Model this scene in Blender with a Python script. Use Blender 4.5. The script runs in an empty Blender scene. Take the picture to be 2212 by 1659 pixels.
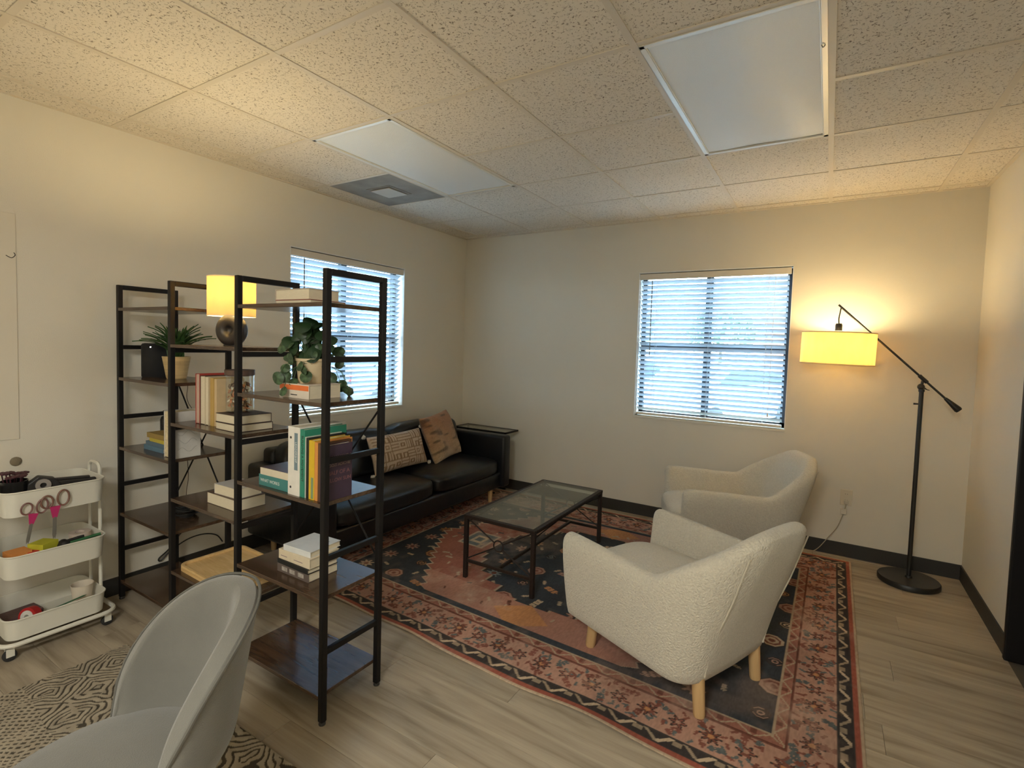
import bpy, bmesh, math, random
import numpy as np
from mathutils import Vector, Matrix, Euler
random.seed(7); rng = np.random.default_rng(7)
SC = bpy.context.scene; COL = SC.collection; PI = math.pi
R = math.radians
W, H, NEAR = 4.118, 2.549, -6.6          # room width, ceiling height, wall behind the viewer

# ------------------------------------------------------------------ camera
cd = bpy.data.cameras.new('camera'); cam = bpy.data.objects.new('camera', cd); COL.objects.link(cam)
cd.sensor_fit = 'HORIZONTAL'; cd.sensor_width = 36; cd.lens = 1111.12 / 2212 * 36
cd.shift_x = 0.003924; cd.shift_y = -0.012333; cd.clip_start = 0.02; cd.clip_end = 200
cam.location = (3.30577, -4.41056, 1.45278); cam.rotation_euler = (1.52008, -0.029756, 0.55775)
SC.camera = cam
# ------------------------------------------------------------------ sky, view, lights of the room
world = bpy.data.worlds.new('world'); SC.world = world; world.use_nodes = True
bg = world.node_tree.nodes['Background']
bg.inputs['Color'].default_value = (0.66, 0.86, 1.0, 1); bg.inputs['Strength'].default_value = 16.0
SC.view_settings.view_transform = 'Standard'; SC.view_settings.look = 'None'
SC.view_settings.gamma = 1; SC.view_settings.use_curve_mapping = False
SC.view_settings.exposure = 0.74
SC.cycles.use_denoising = True; SC.cycles.max_bounces = 12; SC.cycles.diffuse_bounces = 6
SC.cycles.transparent_max_bounces = 16; SC.cycles.sample_clamp_indirect = 6
FLOOR_LAMP_W, TABLE_LAMP_W, ADDED_FILL_W = 12.5, 13, 55
WARM = (1.0, 0.79, 0.42)
def light(name, kind, loc, energy, color, size=0.1, size_y=None, rot=(0, 0, 0), portal=False):
    d = bpy.data.lights.new(name, kind); d.energy = energy; d.color = color
    if kind == 'AREA':
        d.shape = 'RECTANGLE'; d.size = size; d.size_y = size_y or size; d.cycles.is_portal = portal
    else: d.shadow_soft_size = size
    o = bpy.data.objects.new(name, d); COL.objects.link(o); o.location = loc; o.rotation_euler = rot
    return o
light('window_portal', 'AREA', (2.46, 0.17, 1.49), 1, (1, 1, 1), 1.17, 1.24, (R(-90), 0, 0), True)
light('window_portal', 'AREA', (-0.17, -1.505, 1.49), 1, (1, 1, 1), 1.17, 1.24, (R(90), 0, R(-90)), True)
light('added_fill_light', 'AREA', (2.954, -5.6, H - 0.05), ADDED_FILL_W, (0.97, 0.97, 0.90), 0.55, 1.15)  # unseen fill light, added behind the viewer to brighten the room

# ------------------------------------------------------------------ materials
MATS = {}
def mat(name, col, rough=0.6, metal=0.0, spec=0.5, bump=None, var=None, coat=0.0, sheen=0.0, trans=None, coord='Object', vcol=None, emit=None):
    """bump=(scale, strength[, detail]); var=(scale, amount[, stretch]) darkens/lightens by noise; trans = translucent share"""
    if name in MATS: return MATS[name]
    m = bpy.data.materials.new(name); m.use_nodes = True; nt = m.node_tree; N = nt.nodes; L = nt.links
    p = N['Principled BSDF']; p.inputs['Base Color'].default_value = (*col, 1)
    p.inputs['Roughness'].default_value = rough; p.inputs['Metallic'].default_value = metal
    p.inputs['Specular IOR Level'].default_value = spec; p.inputs['Coat Weight'].default_value = coat
    p.inputs['Sheen Weight'].default_value = sheen
    tc = N.new('ShaderNodeTexCoord'); src = None
    if vcol:
        a = N.new('ShaderNodeVertexColor'); a.layer_name = vcol; src = a.outputs['Color']
    if var:
        mp = N.new('ShaderNodeMapping'); L.new(tc.outputs[coord], mp.inputs[0])
        if len(var) > 2: mp.inputs['Scale'].default_value = var[2]
        n = N.new('ShaderNodeTexNoise'); n.inputs['Scale'].default_value = var[0]; n.inputs['Detail'].default_value = 6
        L.new(mp.outputs[0], n.inputs[0])
        mr = N.new('ShaderNodeMapRange'); mr.inputs[1].default_value = 0.3; mr.inputs[2].default_value = 0.7
        mr.inputs[3].default_value = 1 - var[1]; mr.inputs[4].default_value = 1 + var[1]; L.new(n.outputs[0], mr.inputs[0])
        mx = N.new('ShaderNodeVectorMath'); mx.operation = 'SCALE'
        if src: L.new(src, mx.inputs[0])
        else: mx.inputs[0].default_value = col
        L.new(mr.outputs[0], mx.inputs['Scale']); src = mx.outputs[0]
    if src: L.new(src, p.inputs['Base Color'])
    if bump:
        n = N.new('ShaderNodeTexNoise'); n.inputs['Scale'].default_value = bump[0]
        n.inputs['Detail'].default_value = bump[2] if len(bump) > 2 else 4; L.new(tc.outputs[coord], n.inputs[0])
        b = N.new('ShaderNodeBump'); b.inputs['Strength'].default_value = bump[1]; b.inputs['Distance'].default_value = 0.01
        L.new(n.outputs[0], b.inputs['Height']); L.new(b.outputs[0], p.inputs['Normal'])
    if trans:
        t = N.new('ShaderNodeBsdfTranslucent'); t.inputs[0].default_value = (*col, 1)
        if src: L.new(src, t.inputs[0])
        mx = N.new('ShaderNodeMixShader'); mx.inputs[0].default_value = trans
        L.new(p.outputs[0], mx.inputs[1]); L.new(t.outputs[0], mx.inputs[2]); L.new(mx.outputs[0], N['Material Output'].inputs[0])
    if emit:
        p.inputs['Emission Color'].default_value = (*emit[0], 1); p.inputs['Emission Strength'].default_value = emit[1]
    MATS[name] = m; return m
def glass(name, tint=(1, 1, 1), ior=1.45, rough=0.0, gl=1.0):
    if name in MATS: return MATS[name]
    m = bpy.data.materials.new(name); m.use_nodes = True; nt = m.node_tree; N = nt.nodes; L = nt.links
    N.remove(N['Principled BSDF'])
    tr = N.new('ShaderNodeBsdfTransparent'); tr.inputs[0].default_value = (*tint, 1)
    g = N.new('ShaderNodeBsdfGlossy'); g.inputs['Roughness'].default_value = rough; g.inputs[0].default_value = (gl, gl, gl, 1)
    f = N.new('ShaderNodeFresnel'); gg = N.new('ShaderNodeNewGeometry')      # same reflectance on both faces of a thin pane
    mr = N.new('ShaderNodeMapRange'); mr.inputs[3].default_value = ior; mr.inputs[4].default_value = 1 / ior
    L.new(gg.outputs['Backfacing'], mr.inputs[0]); L.new(mr.outputs[0], f.inputs[0])
    mx = N.new('ShaderNodeMixShader'); L.new(f.outputs[0], mx.inputs[0]); L.new(tr.outputs[0], mx.inputs[1]); L.new(g.outputs[0], mx.inputs[2])
    L.new(mx.outputs[0], N['Material Output'].inputs[0]); MATS[name] = m; return m

wall_m = mat('painted_wall', (0.68, 0.64, 0.55), 0.85, bump=(260, 0.12), var=(1.3, 0.02))
black_metal = mat('black_metal', (0.007, 0.006, 0.006), 0.5, spec=0.28, bump=(300, 0.05))
dark_frame = mat('dark_window_frame', (0.010, 0.012, 0.02), 0.5)
def tile_material():
    m = bpy.data.materials.new('fissured_ceiling_tile'); m.use_nodes = True; nt = m.node_tree; N = nt.nodes; L = nt.links
    p = N['Principled BSDF']; p.inputs['Roughness'].default_value = 0.95
    g = N.new('ShaderNodeNewGeometry')
    a = N.new('ShaderNodeTexNoise'); a.inputs['Scale'].default_value = 22; a.inputs['Detail'].default_value = 2; L.new(g.outputs['Position'], a.inputs[0])
    # worm-like fissures: thin iso-bands of a warped noise, broken up by another
    w = N.new('ShaderNodeTexNoise'); w.inputs['Scale'].default_value = 55; w.inputs['Detail'].default_value = 1.5; w.inputs['Distortion'].default_value = 1.2
    L.new(g.outputs['Position'], w.inputs[0])
    s = N.new('ShaderNodeMath'); s.operation = 'SUBTRACT'; s.inputs[1].default_value = 0.5; L.new(w.outputs[0], s.inputs[0])
    ab = N.new('ShaderNodeMath'); ab.operation = 'ABSOLUTE'; L.new(s.outputs[0], ab.inputs[0])
    r1 = N.new('ShaderNodeMapRange'); r1.inputs[1].default_value = 0.012; r1.inputs[2].default_value = 0.04; r1.inputs[3].default_value = 1; r1.inputs[4].default_value = 0; L.new(ab.outputs[0], r1.inputs[0])
    q = N.new('ShaderNodeTexNoise'); q.inputs['Scale'].default_value = 85; q.inputs['Detail'].default_value = 2; L.new(g.outputs['Position'], q.inputs[0])
    r2 = N.new('ShaderNodeMapRange'); r2.inputs[1].default_value = 0.5; r2.inputs[2].default_value = 0.56; L.new(q.outputs[0], r2.inputs[0])
    mu = N.new('ShaderNodeMath'); mu.operation = 'MULTIPLY'; L.new(r1.outputs[0], mu.inputs[0]); L.new(r2.outputs[0], mu.inputs[1])
    mx = N.new('ShaderNodeMix'); mx.data_type = 'RGBA'; L.new(mu.outputs[0], mx.inputs[0])
    mx.inputs[6].default_value = (0.70, 0.645, 0.56, 1); mx.inputs[7].default_value = (0.22, 0.18, 0.14, 1)
    L.new(mx.outputs[2], p.inputs['Base Color'])
    b = N.new('ShaderNodeBump'); b.invert = True; b.inputs['Strength'].default_value = 0.5; b.inputs['Distance'].default_value = 0.003
    L.new(mu.outputs[0], b.inputs['Height']); L.new(b.outputs[0], p.inputs['Normal'])
    return m
tile_m = tile_material()
tee_m = mat('white_grid_metal', (0.62, 0.56, 0.47), 0.5, bump=(200, 0.03))
def plank_material():
    m = bpy.data.materials.new('grey_oak_plank'); m.use_nodes = True; nt = m.node_tree; N = nt.nodes; L = nt.links
    p = N['Principled BSDF']; p.inputs['Roughness'].default_value = 0.42; p.inputs['Specular IOR Level'].default_value = 0.35
    g = N.new('ShaderNodeNewGeometry'); oi = N.new('ShaderNodeObjectInfo')
    add = N.new('ShaderNodeVectorMath'); add.operation = 'ADD'; L.new(g.outputs['Position'], add.inputs[0])
    sc = N.new('ShaderNodeVectorMath'); sc.operation = 'SCALE'; sc.inputs[0].default_value = (9, 7, 3); L.new(oi.outputs['Random'], sc.inputs['Scale']); L.new(sc.outputs[0], add.inputs[1])
    mp = N.new('ShaderNodeMapping'); mp.inputs['Scale'].default_value = (1.1, 13, 1); L.new(add.outputs[0], mp.inputs[0])
    n = N.new('ShaderNodeTexNoise'); n.inputs['Scale'].default_value = 1.5; n.inputs['Detail'].default_value = 9; n.inputs['Distortion'].default_value = 0.7; L.new(mp.outputs[0], n.inputs[0])
    mp2 = N.new('ShaderNodeMapping'); mp2.inputs['Scale'].default_value = (3, 130, 1); L.new(add.outputs[0], mp2.inputs[0])
    n2 = N.new('ShaderNodeTexNoise'); n2.inputs['Scale'].default_value = 1.5; n2.inputs['Detail'].default_value = 3; L.new(mp2.outputs[0], n2.inputs[0])
    cr = N.new('ShaderNodeValToRGB'); L.new(n.outputs[0], cr.inputs[0]); e = cr.color_ramp.elements
    e[0].position = 0.30; e[0].color = (0.235, 0.19, 0.135, 1); e[1].position = 0.66; e[1].color = (0.43, 0.365, 0.275, 1)
    e2 = e.new(0.47); e2.color = (0.36, 0.30, 0.222, 1)
    ad = N.new('ShaderNodeMath'); ad.operation = 'ADD'; L.new(n2.outputs[0], ad.inputs[0]); ad.inputs[1].default_value = 0.0
    mr = N.new('ShaderNodeMapRange'); mr.inputs[3].default_value = 0.88; mr.inputs[4].default_value = 1.10; L.new(ad.outputs[0], mr.inputs[0])
    mr2 = N.new('ShaderNodeMapRange'); mr2.inputs[3].default_value = 0.93; mr2.inputs[4].default_value = 1.06; L.new(oi.outputs['Random'], mr2.inputs[0])
    mm = N.new('ShaderNodeMath'); mm.operation = 'MULTIPLY'; L.new(mr.outputs[0], mm.inputs[0]); L.new(mr2.outputs[0], mm.inputs[1])
    vs = N.new('ShaderNodeVectorMath'); vs.operation = 'SCALE'; L.new(cr.outputs[0], vs.inputs[0]); L.new(mm.outputs[0], vs.inputs['Scale']); L.new(vs.outputs[0], p.inputs['Base Color'])
    b = N.new('ShaderNodeBump'); b.inputs['Strength'].default_value = 0.15; b.inputs['Distance'].default_value = 0.001; L.new(n2.outputs[0], b.inputs['Height']); L.new(b.outputs[0], p.inputs['Normal'])
    return m
plank_m = plank_material()
def wood_material(name, c0, c1, scale=(2, 30, 30), rough=0.45, coat=0.0, spec=0.5):
    m = bpy.data.materials.new(name); m.use_nodes = True; nt = m.node_tree; N = nt.nodes; L = nt.links
    p = N['Principled BSDF']; p.inputs['Roughness'].default_value = rough; p.inputs['Coat Weight'].default_value = coat; p.inputs['Specular IOR Level'].default_value = spec
    tc = N.new('ShaderNodeTexCoord'); mp = N.new('ShaderNodeMapping'); mp.inputs['Scale'].default_value = scale; L.new(tc.outputs['Object'], mp.inputs[0])
    n = N.new('ShaderNodeTexNoise'); n.inputs['Scale'].default_value = 2; n.inputs['Detail'].default_value = 6; n.inputs['Distortion'].default_value = 1.1; L.new(mp.outputs[0], n.inputs[0])
    cr = N.new('ShaderNodeValToRGB'); L.new(n.outputs[0], cr.inputs[0]); e = cr.color_ramp.elements
    e[0].position = 0.35; e[0].color = (*c0, 1); e[1].position = 0.68; e[1].color = (*c1, 1); L.new(cr.outputs[0], p.inputs['Base Color'])
    return m
walnut = wood_material('rustic_brown_board', (0.050, 0.028, 0.016), (0.088, 0.051, 0.030), (2, 24, 24), 0.20, spec=.6)
light_wood = wood_material('natural_beech', (0.52, 0.33, 0.15), (0.66, 0.45, 0.22), (12, 12, 1.5), 0.5)
tan_wood = wood_material('tan_tray_wood', (0.62, 0.40, 0.16), (0.74, 0.52, 0.25), (3, 25, 25), 0.5)
boucle = mat('cream_boucle', (0.64, 0.595, 0.49), 0.95, sheen=0.3, bump=(130, 0.9, 5), var=(95, 0.07))
grey_fab = mat('grey_velvet', (0.135, 0.130, 0.112), 0.9, sheen=0.35, bump=(420, 0.25), var=(7, 0.10))
leather = mat('black_leather', (0.009, 0.010, 0.012), 0.30, spec=0.5, bump=(9, 0.35, 5))
white_paint = mat('white_powder_coat', (0.66, 0.64, 0.56), 0.45, bump=(250, 0.04))
base_m = mat('charcoal_rubber', (0.030, 0.028, 0.024), 0.55, bump=(120, 0.05))
page_m = mat('book_pages', (0.70, 0.62, 0.46), 0.9, var=(40, 0.06, (1, 1, 20)))
slat_m = mat('white_blind_slat', (0.46, 0.52, 0.58), 0.45, trans=0.05, bump=(90, 0.02))
valance_m = mat('cream_valance', (0.66, 0.60, 0.50), 0.5)

# ------------------------------------------------------------------ mesh helpers
class MB:
    def __init__(s): s.v = []; s.f = []
    def add(s, vs, fs, M=None):
        o = len(s.v); s.v += [tuple(M @ Vector(v)) for v in vs] if M else [tuple(v) for v in vs]
        s.f += [tuple(i + o for i in f) for f in fs]; return s
    def box(s, x0, x1, y0, y1, z0, z1, M=None):
        return s.add([(x0, y0, z0), (x1, y0, z0), (x1, y1, z0), (x0, y1, z0), (x0, y0, z1), (x1, y0, z1), (x1, y1, z1), (x0, y1, z1)],
                     [(3, 2, 1, 0), (4, 5, 6, 7), (0, 1, 5, 4), (1, 2, 6, 5), (2, 3, 7, 6), (3, 0, 4, 7)], M)
    def rbox(s, x0, x1, y0, y1, z0, z1, r, seg=3, M=None):
        bm = bmesh.new(); bmesh.ops.create_cube(bm, size=1)
        for v in bm.verts: v.co = ((x0 + x1) / 2 + v.co.x * (x1 - x0), (y0 + y1) / 2 + v.co.y * (y1 - y0), (z0 + z1) / 2 + v.co.z * (z1 - z0))
        bmesh.ops.bevel(bm, geom=bm.edges[:], offset=r, segments=seg, profile=0.5, affect='EDGES')
        bm.verts.index_update(); vs = [tuple(v.co) for v in bm.verts]; fs = [tuple(v.index for v in f.verts) for f in bm.faces]; bm.free()
        return s.add(vs, fs, M)
    def tube(s, pts, r, seg=8, closed=False, cap=True):
        pts = [Vector(p) for p in pts]; n = len(pts); rr = r if isinstance(r, (list, tuple)) else [r] * n
        o = len(s.v); up = None; rings = []
        for i, p in enumerate(pts):
            a = pts[i - 1] if (i or closed) else p; b = pts[(i + 1) % n] if (i < n - 1 or closed) else p
            t = (b - a).normalized()
            if up is None:
                up = Vector((0, 0, 1)) if abs(t.z) < 0.9 else Vector((1, 0, 0))
            u = (up - t * up.dot(t))
            if u.length < 1e-5: u = t.orthogonal()
            u.normalize(); up = u; w = t.cross(u)
            rings.append(len(s.v) - o)
            for k in range(seg):
                a_ = 2 * PI * k / seg; s.v.append(tuple(p + (u * math.cos(a_) + w * math.sin(a_)) * rr[i]))
        m = n if closed else n - 1
        for i in range(m):
            for k in range(seg):
                a0 = o + i * seg; b0 = o + ((i + 1) % n) * seg
                s.f.append((a0 + k, a0 + (k + 1) % seg, b0 + (k + 1) % seg, b0 + k))
        if cap and not closed:
            s.f.append(tuple(o + k for k in range(seg))[::-1]); s.f.append(tuple(o + (n - 1) * seg + k for k in range(seg)))
        return s
    def lathe(s, prof, seg=32, M=None, closed=False):
        vs = []; fs = []; n = len(prof)
        for (r, z) in prof:
            for k in range(seg): a = 2 * PI * k / seg; vs.append((r * math.cos(a), r * math.sin(a), z))
        for i in range(n if closed else n - 1):
            for k in range(seg):
                j = (i + 1) % n
                fs.append((i * seg + k, i * seg + (k + 1) % seg, j * seg + (k + 1) % seg, j * seg + k))
        if not closed:
            if prof[0][0] > 1e-6: fs.append(tuple(range(seg))[::-1])
            if prof[-1][0] > 1e-6: fs.append(tuple((n - 1) * seg + k for k in range(seg)))
        return s.add(vs, fs, M)
    def prism(s, poly, z0, z1, M=None):
        n = len(poly); vs = [(x, y, z0) for x, y in poly] + [(x, y, z1) for x, y in poly]
        fs = [tuple(range(n))[::-1], tuple(range(n, 2 * n))] + [(i, (i + 1) % n, (i + 1) % n + n, i + n) for i in range(n)]
        return s.add(vs, fs, M)
    def ball(s, c, r, seg=12, rings=8, sc=(1, 1, 1)):
        prof = [(max(1e-7, r * math.sin(PI * i / rings)), -r * math.cos(PI * i / rings)) for i in range(rings + 1)]
        return s.lathe(prof, seg, Matrix.Translation(c) @ Matrix.Diagonal((*sc, 1)))
    def mesh(s, name, m, smooth=False):
        me = bpy.data.meshes.new(name); me.from_pydata(s.v, [], s.f); me.update()
        bm = bmesh.new(); bm.from_mesh(me); bmesh.ops.remove_doubles(bm, verts=bm.verts[:], dist=1e-6); bmesh.ops.recalc_face_normals(bm, faces=bm.faces[:]); bm.to_mesh(me); bm.free()
        if m: me.materials.append(m)
        if smooth:
            me.polygons.foreach_set('use_smooth', [True] * len(me.polygons))
            try: me.set_sharp_from_angle(angle=R(40))
            except Exception: pass
        return me
    def build(s, name, m, parent=None, smooth=False, loc=(0, 0, 0), rot=(0, 0, 0), **k):
        o = bpy.data.objects.new(name, s.mesh(name, m, smooth)); return put(o, parent, loc, rot, **k)
def put(o, parent=None, loc=(0, 0, 0), rot=(0, 0, 0), **k):
    COL.objects.link(o); o.location = loc; o.rotation_euler = rot
    if parent is not None: o.parent = parent
    for a, b in k.items(): o[a] = b
    return o
def share(name, me, parent=None, loc=(0, 0, 0), rot=(0, 0, 0), sc=None, **k):
    o = put(bpy.data.objects.new(name, me), parent, loc, rot, **k)
    if sc: o.scale = sc
    return o
def thing(name, label, cat, loc=(0, 0, 0), rz=0, group=None, rot=None):
    o = bpy.data.objects.new(name, None); o.empty_display_size = 0.05
    put(o, None, loc, rot or (0, 0, rz)); o['label'] = label; o['category'] = cat
    if group: o['group'] = group
    return o
def subsurf(o, lv=2):
    md = o.modifiers.new('sub', 'SUBSURF'); md.levels = lv; md.render_levels = lv; return o
def bevel(o, w=0.002, seg=2):
    md = o.modifiers.new('bev', 'BEVEL'); md.width = w; md.segments = seg; md.limit_method = 'ANGLE'; return o
def rrect(x0, x1, y0, y1, r, seg=5):
    P = []
    for cx, cy, a0 in ((x1 - r, y1 - r, 0), (x0 + r, y1 - r, 90), (x0 + r, y0 + r, 180), (x1 - r, y0 + r, 270)):
        for k in range(seg + 1): a = R(a0 + 90 * k / seg); P.append((cx + r * math.cos(a), cy + r * math.sin(a)))
    return P
def text_mesh(txt, size, m, depth=0.0004, align='CENTER'):
    cu = bpy.data.curves.new('lettering', 'FONT'); cu.body = txt; cu.size = size; cu.extrude = depth; cu.align_x = align; cu.align_y = 'CENTER'
    t = bpy.data.objects.new('lettering', cu); COL.objects.link(t); bpy.context.view_layer.update()
    me = bpy.data.meshes.new_from_object(t.evaluated_get(bpy.context.evaluated_depsgraph_get())); me.materials.clear(); me.materials.append(m)
    bpy.data.objects.remove(t); bpy.data.curves.remove(cu); return me
def smooth_path(pts, n=8):
    P = [Vector(p) for p in pts]; out = []
    for i in range(len(P) - 1):
        a = P[max(i - 1, 0)]; b = P[i]; c = P[i + 1]; d = P[min(i + 2, len(P) - 1)]
        for k in range(n):
            t = k / n; out.append(0.5 * ((2 * b) + (c - a) * t + (2 * a - 5 * b + 4 * c - d) * t * t + (3 * b - a - 3 * c + d) * t ** 3))
    out.append(P[-1]); return out

# ================================================================== THE ROOM
def structure(name, mb, m, parent=None, **k):
    return mb.build(name, m, parent, kind='structure', **k)
T = 0.16
# windows: opening limits
W1 = (-2.09, -0.915, 0.868, 2.118)     # on the left wall (y0, y1, z0, z1)
W2 = (1.875, 3.052, 0.868, 2.113)      # on the back wall (x0, x1, z0, z1)
w = MB(); x0, x1, z0, z1 = W2
w.box(-T, x0, 0, T, 0, H + .1).box(x1, W + T, 0, T, 0, H + .1).box(x0, x1, 0, T, 0, z0).box(x0, x1, 0, T, z1, H + .1)
structure('wall_back', w, wall_m)
w = MB(); y0, y1, z0, z1 = W1
w.box(-T, 0, y1, 0, 0, H + .1).box(-T, 0, NEAR, y0, 0, H + .1).box(-T, 0, y0, y1, 0, z0).box(-T, 0, y0, y1, z1, H + .1)
structure('wall_left', w, wall_m)
DY0, DY1, DZ = -1.96, -1.035, 2.06
w = MB(); w.box(W, W + T, DY1, 0, 0, H + .1).box(W, W + T, NEAR, DY0, 0, H + .1).box(W, W + T, DY0, DY1, DZ, H + .1)
structure('wall_right', w, wall_m)
structure('wall_front', MB().box(-T, W + T, NEAR - T, NEAR, 0, H + .1), wall_m)
# dark hallway beyond the door
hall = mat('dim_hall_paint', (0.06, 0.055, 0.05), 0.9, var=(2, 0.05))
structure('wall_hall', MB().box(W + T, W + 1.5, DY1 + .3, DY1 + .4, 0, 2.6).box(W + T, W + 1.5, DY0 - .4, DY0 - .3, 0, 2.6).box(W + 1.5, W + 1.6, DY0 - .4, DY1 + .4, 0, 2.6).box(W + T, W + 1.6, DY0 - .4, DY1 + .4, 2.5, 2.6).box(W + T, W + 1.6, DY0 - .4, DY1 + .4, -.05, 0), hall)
door = put(bpy.data.objects.new('door_1', None), None, kind='structure')
jm = MB(); jm.box(W - .018, W + T + .01, DY1 - .03, DY1, 0, DZ).box(W - .018, W + T + .01, DY0, DY0 + .03, 0, DZ).box(W - .018, W + T + .01, DY0, DY1, DZ - .03, DZ)
bevel(jm.build('door_frame', black_metal, door), .006)
MB().box(W + .085, W + .105, DY1 - .045, DY1 - .03, 0, DZ - .03).build('door_stop', black_metal, door)
MB().box(W + .025, W + .062, DY1 - .033, DY1 - .030, .93, 1.05).build('strike_plate', mat('brushed_steel', (.32, .31, .29), .4, 1), door)
leaf = MB(); leaf.box(W + .11, W + .15, DY0 + .035, DY1 - .04, .01, DZ - .035); bevel(leaf.build('door_leaf', mat('black_door', (.008, .008, .009), .4, var=(3, .1)), door), .003)
# floor: base slab + individual planks
fl = structure('floor', MB().box(-T, W + T, NEAR - T, T, -.12, -.004), mat('floor_screed', (.10, .085, .065), .9, var=(6, .1)))
PW, PL = 0.1825, 1.22
pm = MB().box(0, PL - .0016, 0, PW - .0016, -.004, 0).mesh('plank', plank_m)
y = -1.76 - PW * 27; row = 0; cuts = {}
while y < 0:
    off = (row * 0.43 + 0.13 * (row % 3)) % PL
    if abs(y + PW + 1.76) < 0.01: off = (3.506) % PL
    ya, yb = max(y, NEAR), min(y + PW, 0)
    x = off - PL
    while x < W:
        xa, xb = max(x, 0), min(x + PL, W)
        if xb - xa > 0.02:
            o = share('plank', pm, fl, (xa, ya, 0)); o.scale = ((xb - xa) / PL, (yb - ya) / PW, 1)
        x += PL
    y += PW; row += 1
# baseboards
structure('baseboard_back', MB().box(0, W, -.008, 0, 0, .098), base_m)
structure('baseboard_left', MB().box(0, .008, NEAR, 0, 0, .098), base_m)
structure('baseboard_right', MB().box(W - .008, W, DY1, 0, 0, .098).box(W - .008, W, NEAR, DY0, 0, .098), base_m)
structure('baseboard_front', MB().box(0, W, NEAR, NEAR + .008, 0, .098), base_m)
# ceiling: slab, tiles, tees
ce = structure('ceiling', MB().box(-T, W + T, NEAR - T, T, H + .012, H + .2), mat('ceiling_slab', (.3, .27, .22), .9, var=(4, .1)))
GX = [0.0] + [0.2093 + .61 * i for i in range(7)] + [W]
GY = [0.0] + [-(0.117 + .61 * i) for i in range(11)] + [NEAR]
def cell(i, j): return GX[i], GX[i + 1], GY[j + 1], GY[j]
# columns: index 2 is L2..L3 (x .819-1.429), 5 is L5..L6 ; rows: index 3,4 = C4..C2
FIX = {(2, 3), (2, 4), (5, 3), (5, 4), (5, 8), (5, 9)}  # last pair of cells holds the added fill fixture
VENT = (1, 3)
tm = MB().box(0, 1, 0, 1, 0, .012).mesh('ceiling_tile', tile_m)
for i in range(len(GX) - 1):
    for j in range(len(GY) - 1):
        if (i, j) in FIX or (i, j) == VENT: continue
        a, b, c, d = cell(i, j); tz = random.uniform(.0015, .004)
        o = share('ceiling_tile', tm, ce, (a, c, H + tz)); o.scale = (b - a, d - c, .7)
tb = .0245
def tee(x0, x1, y0, y1): return MB().box(x0, x1, y0, y1, H - .0015, H + .010)
for gx in GX[1:-1]: tee(gx - tb / 2, gx + tb / 2, NEAR, 0).build('tee_bar', tee_m, ce)
for gy in GY[1:-1]:
    k = GY.index(gy)
    segs = []
    for i in range(len(GX) - 1):
        if gy in (GY[4], GY[9]) and any((i, r) in FIX and (i, r - 1) in FIX for r in (GY.index(gy),)): continue
        segs.append((GX[i] + (tb / 2 if i else 0), GX[i + 1] - (tb / 2 if i < len(GX) - 2 else 0)))
    for a, b in segs: MB().box(a, b, gy - tb / 2, gy + tb / 2, H - .0005, H + .010).build('cross_tee', tee_m, ce)
for nm, bx in (('wall_angle', (0, W, -.022, 0)), ('wall_angle', (0, .022, NEAR, -.022)), ('wall_angle', (W - .022, W, NEAR, -.022)), ('wall_angle', (.022, W - .022, NEAR, NEAR + .022))):
    MB().box(*bx, H - .002, H + .01).build(nm, tee_m, ce)
# recessed lights
lens_m = mat('prismatic_lens', (0.78, 0.81, 0.82), 0.22, spec=0.6, bump=(420, 0.25))
alu = mat('white_troffer_metal', (0.70, 0.68, 0.62), 0.3, 0.2)
def troffer(i, j0, j1, label, droop=0.0, on=False):
    xa, xb = GX[i] + tb / 2, GX[i + 1] - tb / 2; ya, yb = GY[j1 + 1] + tb / 2, GY[j0] - tb / 2
    cx, cy = (xa + xb) / 2, (ya + yb) / 2
    t = thing('ceiling_light', label, 'ceiling light', (cx, cy, H), 0, 'recessed ceiling lights')
    hx, hy = (xb - xa) / 2, (yb - ya) / 2; f = .020
    fr = MB()
    for s in (-1, 1):
        fr.box(*sorted((s * hx, s * (hx - f))), -hy, hy, -.004, .006); fr.box(-hx, hx, *sorted((s * hy, s * (hy - f))), -.004, .006)
        fr.box(*sorted((s * (hx - f), s * (hx - f - .004))), -hy + f, hy - f, -.002, .010)
    bevel(fr.build('frame', alu, t), .0015)
    MB().box(-hx + .01, hx - .01, -hy + .01, hy - .01, .0105, .012).build('housing', alu, t)
    n = 24; L_ = MB(); vs = []; fs = []
    for a in range(n + 1):
        for b in range(n + 1):
            u, v = a / n * 2 - 1, b / n * 2 - 1
            z = .004 - droop * (1 - u * u) * (1 - v * v) + .0012 * math.sin(5 * u + 2 * v)
            vs.append((u * (hx - f - .004), v * (hy - f - .003), z))
    for a in range(n):
        for b in range(n): k = a * (n + 1) + b; fs.append((k, k + 1, k + n + 2, k + n + 1))
    L_.add(vs, fs).build('lens', mat('added_fill_lens', (.9, .85, .75), .5, emit=((1, .82, .6), 1.2)) if on else lens_m, t, True)  # glowing lens only on the added fill fixture
    return t
troffer(2, 3, 4, 'long unlit recessed ceiling light beside the square vent, nearer the left wall', .008)
t = troffer(5, 3, 4, 'large unlit recessed ceiling light at top right with frosted panel', .006)
MB().tube(smooth_path([(.272, -.30, 0), (.278, -.302, -.012), (.284, -.30, -.004)], 5), .0018, 6).build('latch', mat('brushed_steel', (.3, .3, .3), .3, 1), t)
troffer(5, 8, 9, 'added fill light behind the viewer, shaped as a recessed ceiling light', .004, True)  # invented fixture out of view, housing the added fill light
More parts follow.
